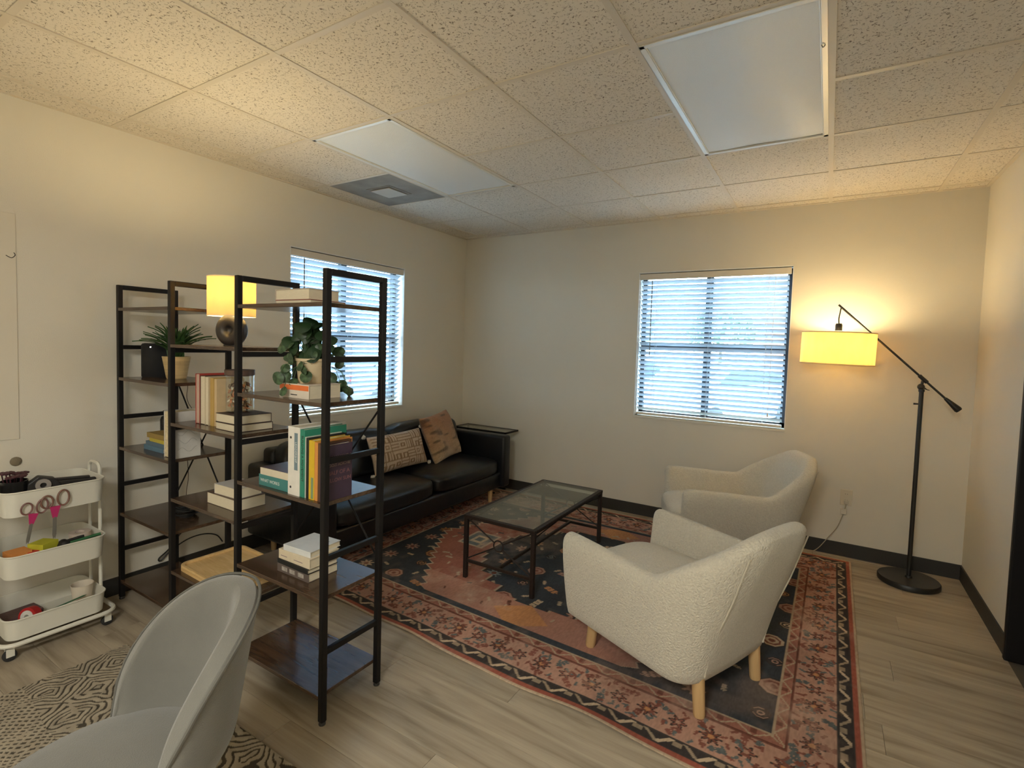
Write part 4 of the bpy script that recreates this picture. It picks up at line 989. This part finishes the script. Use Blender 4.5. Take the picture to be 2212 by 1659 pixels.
bl_ = [blade(.16, .016, .40, 0).mesh('leaf', spiky, True), blade(.20, .014, .70, 0).mesh('leaf', spiky, True), blade(.115, .026, .62, 0).mesh('leaf', spiky, True), blade(.20, .012, 1.0, 0).mesh('leaf', spiky, True)]
rs = random.Random(5)
for k in range(104):
    me = bl_[k % 4]; md = me
    o = share('leaf', md, sl, (rs.uniform(-.02, .02), rs.uniform(-.02, .02), .110), (0, R(rs.uniform(-12, 24)), k * 2.39996)); o.scale = (1, 1, 1) if k % 3 else (.8, .9, .8)
# trailing plant
tp = thing('potted_plant', 'trailing plant with round variegated leaves in a cream pot, standing on the orange-striped book', 'plant', (1.522, -3.055, 1.276))
MB().lathe([(.001, 0), (.048, 0), (.052, .004), (.060, .088), (.064, .090), (.064, .100), (.059, .100), (.056, .085), (.001, .085)], 36).build('pot', mat('cream_pot', (.62, .50, .32), .6, bump=(50, .1)), tp, True)
MB().lathe([(.001, .083), (.057, .086), (.001, .088)], 24).build('soil', mat('potting_moss', (.03, .045, .02), .95), tp)
def round_leaf(r, pt=True):
    vs = [(0, 0, 0)]; n = 14; fs = []
    for q in (.55, 1.0):
        for k in range(n):
            a = 2 * PI * k / n; rr = r * q * (1 - .10 * math.cos(a) + (.34 * max(0, math.cos(a)) ** 7 if pt else 0)); vs.append((rr * math.cos(a) * .95, rr * math.sin(a) * .85, -.18 * r * q * q + .06 * r * math.cos(2 * a) * q))
    for k in range(n):
        fs.append((0, 1 + k, 1 + (k + 1) % n)); fs.append((1 + k, 1 + n + k, 1 + n + (k + 1) % n, 1 + (k + 1) % n))
    return MB().add(vs, fs)
vleaf = mat('variegated_leaf', (.055, .095, .045), .42, trans=.12, var=(48, .75), spec=.4)
lm_ = [round_leaf(.026).mesh('leaf', leaf_g, True), round_leaf(.029, False).mesh('leaf', vleaf, True), round_leaf(.022, False).mesh('leaf', vleaf, True), round_leaf(.034).mesh('leaf', leaf_g, True)]
rgt = Vector((.60, .80, 0)); dpt = Vector((-.80, .60, 0)); up_ = Vector((0, 0, 1))
spots = []
for k in range(58):
    a = rs.uniform(0, 2 * PI); q = rs.uniform(0, 1) ** .6; spots.append((math.cos(a) * .082 * q - .008, .115 + rs.uniform(-.035, .125) * (1.15 - q * .35), rs.uniform(-.06, .06)))
spots += [(-.085, .095, -.03), (-.098, .060, -.02), (-.10, .03, -.02), (-.035, .055, -.075), (-.022, .030, -.08), (-.048, .070, -.07), (-.085, -.015, -.02), (-.07, .01, -.03),
          (-.128, .022, -.03), (-.106, -.028, -.045), (.075, .02, .0), (.09, -.012, .01), (.118, -.018, .01), (.152, -.040, -.005), (.145, -.03, .0), (.12, .105, 0), (.10, .13, 0), (.105, .075, .02), (-.11, .15, 0), (-.12, .135, .01)]
stems = MB()
for k, (a, z, d) in enumerate(spots):
    p = rgt * a + up_ * z + dpt * d; me = lm_[(0, 3, 0, 2)[k % 4]] if k < 58 else lm_[1 + k % 2]
    out = Vector((a, 0, 0)).x
    o = share('leaf', me, tp, tuple(p)); nrm = (Vector((.6, -.8, .1)) * .8 + rgt * a * 5 + up_ * (.5 if z > .1 else .1) + Vector((rs.uniform(-.5, .5), rs.uniform(-.5, .5), rs.uniform(-.4, .4)))).normalized()
    o.rotation_mode = 'QUATERNION'; o.rotation_quaternion = nrm.to_track_quat('Z', 'X') @ Euler((0, 0, rs.uniform(0, 6))).to_quaternion()
    root = Vector((a * .25, 0, .09)); root = rgt * a * .25 + up_ * .088
    midp = (root + p) / 2 + up_ * .02 + rgt * a * .15
    stems.tube([tuple(root), tuple(midp), tuple(p)], .0012, 5)
stems.build('stems', mat('green_stem', (.05, .11, .04), .6, var=(30, .1)), tp, True, kind='stuff')
# jar of potpourri
jr = thing('glass_jar', 'lidded clear glass jar filled with dried potpourri on two lying books', 'jar', (.985, -3.040, 1.106))
MB().lathe([(.001, 0), (.054, 0), (.060, .006), (.060, .170), (.0575, .170), (.0575, .010), (.052, .005), (.001, .005)], 40).build('jar_body', glass('clear_jar_glass', (.95, .96, .95), 1.5), jr, True)
bevel(MB().lathe([(.001, .168), (.056, .168), (.056, .172), (.064, .172), (.064, .196), (.001, .196)], 36).build('lid', wood_material('brown_jar_lid', (.09, .05, .035), (.15, .09, .06), (20, 3, 3), .55), jr, True), .001)
pp = MB(); cols = []
pots = [('potpourri_brown', (.13, .065, .03)), ('potpourri_tan', (.42, .27, .12)), ('potpourri_orange', (.50, .18, .07)), ('potpourri_white', (.66, .60, .48))]
allm = MB(); mats_ix = []
for k in range(240):
    a = rs.uniform(0, 2 * PI); q = .048 * math.sqrt(rs.random()); z = .010 + .125 * rs.random() ** 1.0
    M_ = Matrix.Translation((q * math.cos(a), q * math.sin(a), z)) @ Euler((rs.uniform(0, 6), rs.uniform(0, 6), rs.uniform(0, 6))).to_matrix().to_4x4()
    s_ = rs.uniform(.007, .013); nf = len(allm.f)
    vs = [(-s_, -s_ * .4, 0), (0, -s_ * .5, s_ * .35), (s_, -s_ * .3, 0), (s_, s_ * .4, 0), (0, s_ * .5, s_ * .35), (-s_, s_ * .3, 0)]
    q_ = [(0, 1, 4, 5), (1, 2, 3, 4)]
    vs = [v for v in vs]; qq = max(math.hypot(*(M_ @ Vector(v)).xy) for v in vs)
    if qq > .056: continue
    allm.add(vs, q_, M_); mats_ix += [k % 4] * (len(allm.f) - nf)
me = bpy.data.meshes.new('potpourri'); me.from_pydata(allm.v, [], allm.f)
for n_, c_ in pots: me.materials.append(mat(n_, c_, .8, var=(60, .2)))
me.polygons.foreach_set('material_index', mats_ix); me.update()
o = put(bpy.data.objects.new('potpourri', me), None, (.985, -3.040, 1.106)); o['kind'] = 'stuff'; o['label'] = 'brown, orange and cream dried potpourri inside the lidded glass jar'; o['category'] = 'potpourri'
# table lamp
tl = thing('table_lamp', 'small lit table lamp with black ring-shaped base and cream drum shade', 'table lamp', (.900, -3.030, 1.41), R(22))
cer = mat('matt_black_ceramic', (.020, .019, .019), .42, bump=(140, .05))
prof = []
for k in range(25):
    a = PI * k / 24; prof.append((.046 + .030 * -math.cos(a) if True else 0, .031 * math.sin(a)))
rad = [.004, .010, .018]; half = [(.001, .004), (.009, .0055), (.016, .011)] + [(.046 - .030 * math.cos(PI * k / 18), max(.0, .031 * math.sin(PI * k / 18) ** .8)) for k in range(3, 19)]
full = half + [(r_, -h_) for r_, h_ in half[::-1][1:]]
MB().lathe(full, 48, Matrix.Translation((0, 0, .0745)) @ Matrix.Diagonal((1, 1, 1, 1)) @ Matrix.Rotation(R(90), 4, 'X')).build('lamp_base', cer, tl, True)
MB().rbox(-.03, .03, -.02, .02, 0, .006, .002, 2).build('foot_pad', cer, tl)
MB().lathe([(.014, .142), (.014, .160), (.008, .162), (.008, .175), (.001, .175)], 16).build('neck', cer, tl, True)
shade2 = mat('cream_lamp_shade', (.88, .72, .44), .9, trans=.6, bump=(300, .1), var=(30, .03))
MB().lathe([(.103, .140), (.103, .322), (.1018, .322), (.1018, .140)], 56, None, True).build('lamp_shade', shade2, tl, True)
for zz in (.141, .321): MB().lathe([(.1042, zz - .002), (.1042, zz + .002), (.1014, zz + .002), (.1014, zz - .002)], 56, None, True).build('shade_rim', mat('shade_trim_pale', (.85, .72, .48), .8, bump=(300, .1)), tl, True)
MB().ball((0, 0, .235), .024, 12, 8).build('bulb', MATS['glowing_bulb'], tl, True)
light('table_lamp_light', 'POINT', (.900, -3.030, 1.41 + .27), TABLE_LAMP_W, WARM, .025)
# tray and cable coil
ty = thing('serving_tray', 'tan wooden tray with rounded corners on the low middle shelf', 'tray', (.885, -3.000, .307), R(-2))
hx, hy = .235, .160
outer = rrect(-hx, hx, -hy, hy, .045, 6); inner = rrect(-hx + .016, hx - .016, -hy + .016, hy - .016, .034, 6)
MB().prism(outer, 0, .014).build('board', tan_wood, ty)
n_ = len(outer); vs = [(*p, .014) for p in outer] + [(*p, .026) for p in outer] + [(*p, .026) for p in inner] + [(*p, .014) for p in inner]
fs = [(k + a * n_, (k + 1) % n_ + a * n_, (k + 1) % n_ + (a + 1) % 4 * n_, k + (a + 1) % 4 * n_) for a in range(4) for k in range(n_)]
bevel(MB().add(vs, fs).build('rim', tan_wood, ty), .002)
cb = MB()
for k in range(7):
    r_ = .045 + .007 * (k % 3); cb.tube([(r_ * 1.5 * math.cos(a), r_ * math.sin(a), .008 + .007 * k + .004 * math.sin(3 * a + k)) for a in np.linspace(0, 2 * PI, 21)[:-1]], .0045, 6, True)
o = cb.build('cable_coil', mat('black_cable', (.012, .012, .012), .5, bump=(90, .05)), None, True, loc=(.395, -3.00, .486)); o['label'] = 'coil of black cable lying on the left bay, second shelf up'; o['category'] = 'cable'
o = MB().tube(smooth_path([(.13, -2.85, 1.20), (.150, -2.86, 1.15), (.140, -2.86, 1.10), (.16, -2.86, 1.06), (.205, -2.862, 1.02), (.16, -2.86, .93), (.14, -2.86, .80), (.15, -2.86, .70), (.16, -2.862, .62), (.135, -2.86, .54), (.13, -2.86, .47)], 6), .0018, 6).build('hanging_wire', mat('brown_cable', (.05, .03, .02), .5, bump=(90, .05)), None, True)
o['label'] = 'thin brown cord hanging behind the left bay of the bookcase'; o['category'] = 'cord'
o = MB().tube(smooth_path([(.02, -2.62, .31), (.014, -2.70, .285), (.014, -2.77, .29), (.014, -2.84, .245), (.014, -2.90, .175), (.014, -2.955, .135), (.014, -2.945, .118), (.014, -2.90, .155), (.014, -2.80, .200), (.014, -2.70, .205), (.014, -2.62, .175), (.014, -2.58, .12)], 7), .004, 7).build('wall_cable', mat('black_cable', (.012, .012, .012), .5), None, True)
o['label'] = 'black cable looping on the wall under the left bay of the bookcase'; o['category'] = 'cable'

# ================================================================== CUSHIONS ON THE SOFA
def pillow(name, label, wd, ht, th, loc, M3, colf, m, n=72):
    """two puffed faces from a grid, in local XY with thickness along Z"""
    t = thing(name, label, 'cushion', loc, 0, 'cushions on the sofa'); t.rotation_euler = M3.to_euler()
    nx = n; ny = int(n * ht / wd)
    u = np.linspace(-1, 1, nx)[None, :].repeat(ny, 0); v = np.linspace(-1, 1, ny)[:, None].repeat(nx, 1)
    pin = 1 - .05 * (1 - v ** 2); pin2 = 1 - .06 * (1 - u ** 2)
    X = u * wd / 2 * pin; Y = v * ht / 2 * pin2
    Zt = th / 2 * np.clip((1 - u ** 4) * (1 - v ** 4), 0, 1) ** .55 * (1 + .05 * np.sin(u * 7 + v * 3))
    C = colf(u, v)
    a = sheet('front_face', X, Y, Zt, C, m, t); b = sheet('back_face', X, Y, -Zt, C * .9, m, t)
    return t
def maze(u, v):
    tan = np.array([.26, .165, .095]); crm = np.array([.56, .44, .33]); C = np.ones(u.shape + (3,)) * tan
    rs_ = random.Random(12); nx, ny = 7, 4
    for i in range(nx):
        for j in range(ny):
            a0 = -1 + 2 * i / nx; b0 = -1 + 2 * j / ny; p = (u - a0) / (2 / nx); q = (v - b0) / (2 / ny)
            ins = (p > .04) & (p < .98) & (q > .05) & (q < .97); k = rs_.randrange(4)
            if k == 0: s = np.abs(((p * 3) % 1) - .5) < .27
            elif k == 1: s = np.abs(((q * 3) % 1) - .5) < .27
            elif k == 2: s = (np.abs(np.maximum(np.abs(p - .5), np.abs(q - .5)) - .36) < .09) | (np.maximum(np.abs(p - .5), np.abs(q - .5)) < .12)
            else: s = (np.abs(p - .22) < .12) | (np.abs(q - .78) < .12) | ((np.abs(p - .66) < .13) & (q < .55))
            C[ins & s] = crm
    C[(np.abs(u) > .97) | (np.abs(v) > .95)] = crm
    return C * (.9 + .2 * vnoise(u * 3, v * 3, 12, 61))[..., None]
def fur(u, v):
    t = np.clip((v + 1) / 2 + .25 * (vnoise(u * 2, v * 2, 2, 71) - .5), 0, 1)[..., None]
    c = np.array([.47, .33, .19]) * (1 - t) + np.array([.38, .17, .075]) * t
    bl = np.clip((vnoise(u * .8, v * 2.2, 3.2, 72) - .62) * 5, 0, 1)[..., None]; c = c * (1 - bl * .6)
    return c * (.8 + .4 * vnoise(u * 3, v * 9, 9, 73))[..., None]
woven = mat('woven_cushion_cloth', (1, 1, 1), .95, vcol='pattern', bump=(380, .3)); furm = mat('short_fur', (1, 1, 1), 1, vcol='pattern', bump=(160, .8, 6), sheen=.3)
def lean_mat(yaw, back, roll=0):   # local X along the sofa (+y world), local Y up, local Z towards the room (+x)
    B = Matrix(((0, 0, 1), (1, 0, 0), (0, 1, 0)))
    return Matrix.Rotation(R(yaw), 3, 'Z') @ Matrix.Rotation(R(-back), 3, 'Y') @ B @ Matrix.Rotation(R(roll), 3, 'Z')
p1 = pillow('lumbar_cushion', 'oblong tan and cream maze-pattern cushion with white pom-poms on the sofa', .58, .30, .13, (.385, -1.36, .575), lean_mat(-2, 20, 1), maze, woven)
pomm = mat('white_pompom', (.74, .70, .62), .95, bump=(220, .9)); 
for sx_, sy_ in ((-1, -1), (1, -1), (1, 1), (-1, 1)):
    q = MB()
    for k in range(10): q.ball((rs.uniform(-.008, .008), rs.uniform(-.008, .008), rs.uniform(-.006, .006)), .011, 7, 5)
    q.build('pompom', pomm, p1, True, loc=(sx_ * .312, sy_ * .158 + (.004 if sy_ < 0 else 0), 0))
p2 = pillow('fur_cushion', 'square rust-to-tan furry cushion leaning by the right sofa arm', .43, .42, .14, (.40, -.84, .625), lean_mat(4, 22, 6), fur, furm)

# ================================================================== UTILITY CART
cart = thing('utility_cart', 'white three-tier metal utility cart on castors against the left wall', 'cart', (.012, -3.70, 0))
CD, CWy = .325, .375
def basket(z0, z1):
    ns = 6; t = .0018; o0 = rrect(.008, CD - .008, .008, CWy - .008, .045, ns); o1 = rrect(0, CD, 0, CWy, .05, ns); i1 = rrect(t, CD - t, t, CWy - t, .048, ns); i0 = rrect(.010, CD - .010, .010, CWy - .010, .043, ns)
    n = len(o0); vs = [(*p, z0) for p in o0] + [(*p, z1) for p in o1] + [(*p, z1) for p in i1] + [(*p, z0 + t) for p in i0]
    fs = [(k + a * n, (k + 1) % n + a * n, (k + 1) % n + (a + 1) * n, k + (a + 1) * n) for a in range(3) for k in range(n)] + [tuple(range(n))[::-1], tuple(range(3 * n, 4 * n))]
    MB().add(vs, fs).build('basket', white_paint, cart, True)
    MB().tube([(*p, z1) for p in rrect(-.001, CD + .001, -.001, CWy + .001, .05, ns)], .0035, 6, True).build('basket_rim', white_paint, cart, True)
for z0, z1 in ((.635, .745), (.358, .462), (.085, .178)): basket(z0, z1)
MB().tube([(*p, .075) for p in rrect(-.006, CD + .010, -.02, CWy + .035, .06, 6)], .010, 8, True).build('base_frame', white_paint, cart, True)
for yy in (-.006, CWy + .006):
    for x in (.10, .22): MB().tube([(x, yy, .078), (x, yy, .745)], .008, 8).build('upright', white_paint, cart, True)
    MB().tube(smooth_path([(.10, yy, .742), (.10, yy, .775), (.112, yy, .793), (.135, yy, .800), (.185, yy, .800), (.208, yy, .793), (.22, yy, .775), (.22, yy, .742)], 4), .008, 8).build('handle', white_paint, cart, True)
for x in (.02, CD - .02):
    for yy in (.015, CWy + .0):
        c = MB(); c.box(x - .014, x - .010, yy - .014, yy + .014, .022, .066).box(x + .010, x + .014, yy - .014, yy + .014, .022, .066).box(x - .014, x + .014, yy - .014, yy + .014, .060, .067)
        c.build('castor_fork', white_paint, cart)
        MB().lathe([(.001, -.009), (.020, -.009), (.025, -.006), (.025, .006), (.020, .009), (.001, .009)], 20, Matrix.Translation((x, yy, .025)) @ Matrix.Rotation(R(90), 4, 'Y')).build('castor_wheel', mat('tyre', (.02, .02, .02), .8), cart, True)
# things in the cart
maroon = mat('dark_maroon_petal', (.055, .010, .018), .5, var=(40, .4)); 
q = thing('pen_cup', 'glossy black cup holding dark maroon flower-shaped pens, top tier of the cart', 'cup', (.175, -3.625, .640))
MB().lathe([(.001, 0), (.040, 0), (.046, .004), (.050, .128), (.047, .128), (.043, .006), (.001, .006)], 24).build('cup', mat('glossy_black_plastic', (.012, .012, .013), .2), q, True)
for k in range(9):
    a = k * 2.4; rr_k = .036 * (k / 9) ** .5 + .01; f = MB(); c = (rr_k * math.cos(a), rr_k * math.sin(a), .148 + .020 * ((k * 7) % 5) / 5)
    f.tube([(c[0] * .4, c[1] * .4, .01), c], .003, 5)
    for j in range(5): f.ball((c[0] + .011 * math.cos(j * 1.257), c[1] + .011 * math.sin(j * 1.257), c[2]), .0095, 8, 5, (1, 1, .6))
    f.build('flower_pen', maroon, q, True)
q = thing('tape_dispenser', 'black tape dispenser lying in the top tier of the cart', 'tape dispenser', (.215, -3.515, .640), R(80))
bevel(MB().prism([(-.08, 0), (.085, 0), (.095, .03), (.06, .075), (.02, .125), (-.035, .140), (-.072, .11)], -.024, .024, Matrix.Rotation(R(90), 4, 'X')).build('body', mat('black_matte_plastic', (.018, .016, .016), .5, bump=(90, .05)), q), .004)
MB().lathe([(.012, -.009), (.028, -.009), (.028, .009), (.012, .009)], 24, Matrix.Translation((-.02, -.027, .10)) @ Matrix.Rotation(R(90), 4, 'X'), True).build('tape_roll', mat('tape_grey', (.30, .27, .25), .4, var=(30, .05)), q, True)
q = MB().rbox(-.085, .085, -.013, .013, 0, .024, .006, 3).build('stapler', mat('black_matte_plastic', (.018, .016, .016), .5), None, loc=(.235, -3.445, .704), rot=(0, R(4), R(82))); q['label'] = 'long black stapler in the top tier of the cart, beside the tape dispenser'; q['category'] = 'stapler'
MB().rbox(-.07, .06, -.011, .011, .024, .034, .003, 2).build('stapler_arm', mat('black_matte_plastic', (.018, .016, .016), .5), q)
q.location.z = .722; q.location.y = -3.425
def notes(label, col, loc, rz, h=.022, s=.076, tilt=0):
    t = thing('note_pad', label, 'note pad', loc, rz, 'sticky note pads in the cart', (0, R(tilt), rz)); m_ = mat('note_' + label.split()[0], col, .8, var=(90, .04, (1, 1, 30)))
    MB().box(-s / 2, s / 2, -s / 2, s / 2, 0, h - .001).build('pad', m_, t); MB().box(-s / 2, s / 2, -s / 2, s / 2, h - .001, h).build('top_sheet', m_, t)
notes('orange sticky note pad in the middle tier of the cart', (.66, .26, .06), (.245, -3.635, .361), .1, .100)
notes('yellow-green sticky note pad in the middle tier of the cart', (.50, .48, .03), (.245, -3.545, .361), .5, .114)
notes('red sticky note pad under the edge of the yellow-green one', (.55, .05, .03), (.262, -3.590, .361), .35, .090, .05)
q = MB().ball((0, 0, .055), .03, 14, 10, (1.3, 1, 1.75)).build('eraser', mat('black_matte_plastic', (.018, .016, .016), .5), None, True, loc=(.262, -3.475, .361)); q['label'] = 'rounded black mouse-shaped eraser in the middle tier of the cart'; q['category'] = 'eraser'
for lb, col, x, yy, zz in (('dark green marker leaning in the middle tier of the cart', (.03, .13, .05), .285, -3.40, .455), ('black marker in the middle tier of the cart', (.015, .015, .015), .25, -3.455, .452)):
    q = thing('marker_pen', lb, 'marker', (x, yy, zz), 0, 'markers in the cart', (R(6), 0, R(-6)))
    MB().tube([(0, -.055, 0), (0, .035, 0)], .0075, 10).build('barrel', mat('pen_' + lb[:5], col, .4, bump=(90, .03)), q, True); MB().tube([(0, .035, 0), (0, .062, 0)], [.0082, .007], 10).build('cap', mat('pen_' + lb[:5], col, .4), q, True)
    MB().box(-.006, .006, -.004, .004, -.09, -.006).build('clip', mat('pen_' + lb[:5], col, .4), q)
q = MB().lathe([(.020, 0), (.044, 0), (.044, .10), (.020, .10)], 28, None, True).build('paper_roll', mat('pinkish_paper', (.60, .50, .43), .9, bump=(80, .1)), None, True, loc=(.18, -3.385, .361)); q['label'] = 'pale pinkish paper roll standing in the middle tier of the cart'; q['category'] = 'paper roll'
q = thing('paper_cup', 'pale paper cup with a fluted rim in the lowest tier of the cart', 'cup', (.20, -3.385, .088)); MB().lathe([(.001, 0), (.034, 0), (.045, .112), (.0435, .112), (.033, .003), (.001, .003)], 26).build('cup', mat('paper_cup_white', (.66, .58, .47), .8, bump=(60, .1)), q, True)
MB().tube([(.0455 * math.cos(a), .0455 * math.sin(a), .112) for a in np.linspace(0, 2 * PI, 27)[:-1]], .0018, 5, True).build('cup_rim', mat('paper_cup_white', (.66, .58, .47), .8), q, True)
q = thing('ribbon_roll', 'red and white roll of ribbon in the lowest tier of the cart', 'ribbon', (.225, -3.590, .088), R(30))
MB().lathe([(.018, -.016), (.042, -.016), (.042, .016), (.018, .016)], 28, Matrix.Translation((0, 0, .044)) @ Matrix.Rotation(R(80), 4, 'X'), True).build('ribbon', mat('red_ribbon', (.42, .02, .02), .4, var=(20, .1)), q, True)
MB().lathe([(.012, -.018), (.030, -.018), (.030, .018), (.012, .018)], 24, Matrix.Translation((0, 0, .044)) @ Matrix.Rotation(R(80), 4, 'X'), True).build('spool', mat('white_plastic', (.7, .68, .62), .4, bump=(90, .03)), q, True)
q = MB().tube([(0, -.085, 0), (0, .075, 0), (0, .09, 0)], [.0036, .0036, .0006], 6).build('pencil', mat('green_pencil_paint', (.04, .11, .05), .4, bump=(90, .03)), None, loc=(.235, -3.47, .140), rot=(R(14), 0, R(-14))); q['label'] = 'dark green pencil leaning in the lowest tier of the cart'; q['category'] = 'pencil'
MB().tube([(0, -.086, 0), (0, -.095, 0)], .0038, 6).build('rubber_end', mat('red_ribbon', (.42, .02, .02), .4), q)
q = MB().rbox(-.05, .05, -.10, .10, 0, .03, .006, 2).build('pouch', mat('mauve_cloth', (.12, .07, .065), .9, bump=(60, .4)), None, loc=(.20, -3.62, .088), rot=(0, 0, .1)); q['label'] = 'dark mauve cloth pouch flat in the lowest tier of the cart'; q['category'] = 'pouch'
q.location.x = .10
def scissors(label, loc, hc, tilt, s=1.0):
    t = thing('scissors', label, 'scissors', loc, 0, 'scissors hanging on the cart', (R(tilt), 0, 0))
    hm = mat('handle_' + label.split()[0], hc, .45, bump=(120, .03)); steel = mat('dull_steel', (.25, .24, .22), .45, .7, bump=(60, .03))
    for sg in (-1, 1):
        ring = [(0, sg * .026 * s + .019 * s * math.cos(a), .038 * s + .025 * s * math.sin(a) * (1 if sg < 0 else 1.25) + (0 if sg < 0 else .01)) for a in np.linspace(0, 2 * PI, 25)[:-1]]
        MB().tube(ring, .0036 * s, 7, True).build('finger_ring', hm, t, True)
    MB().prism([(-.017 * s, .016 * s), (.017 * s, .016 * s), (.007 * s, -.030 * s), (-.007 * s, -.030 * s)], -.0035, .0035, Matrix(((0, 0, 1, 0), (1, 0, 0, 0), (0, 1, 0, 0), (0, 0, 0, 1)))).build('handle_bridge', mat('bridge_' + label.split()[0], (.42, .02, .12) if 'pink' in label else (.12, .07, .05), .45), t)
    for sg, off in ((-1, .0011), (1, -.0011)):
        MB().prism([(-.006 * s, -.028 * s), (.006 * s, -.028 * s), (.0045 * s, -.10 * s), (sg * .001, -.118 * s), (-.0045 * s, -.10 * s)], off - .0009, off + .0009, Matrix(((0, 0, 1, 0), (1, 0, 0, 0), (0, 1, 0, 0), (0, 0, 0, 1))) @ Matrix.Rotation(R(sg * 1.2), 4, 'Z')).build('blade', steel, t)
    MB().lathe([(.001, -.004), (.004, -.004), (.004, .004), (.001, .004)], 10, Matrix.Translation((0, 0, -.03 * s)) @ Matrix.Rotation(R(90), 4, 'Y')).build('pivot_screw', steel, t)
scissors('pink-handled scissors hanging on the front of the cart', (.3465, -3.608, .628), (.16, .07, .06), -10)
scissors('brown-handled scissors hanging on the front of the cart, right of the pink pair', (.3465, -3.530, .640), (.17, .08, .055), -2, 1.12)

# ================================================================== ON THE LEFT WALL
wb = thing('wall_board', 'plain white board mounted on the left wall above the cart', 'board', (.0, -4.15, 1.43))
bevel(MB().box(.001, .004, -.60, .592, -.50, .575).build('panel', mat('white_board', (.67, .62, .52), .5, var=(3, .02)), wb), .002)
MB().tube(smooth_path([(.0045, .555, .375), (.0045, .575, .366), (.0045, .588, .380), (.0045, .583, .392)], 5), .0016, 6).build('pen_mark', ink_d, wb)
dsk = thing('wall_pad', 'small round grey-tan felt pad on the left wall above the cart', 'pad', (.0, -3.573, .822))
MB().lathe([(.001, .001), (.022, .001), (.022, .005), (.018, .008), (.001, .008)], 22, Matrix.Rotation(R(90), 4, 'Y')).build('pad', mat('tan_felt', (.22, .18, .12), .95, bump=(200, .3)), dsk, True)
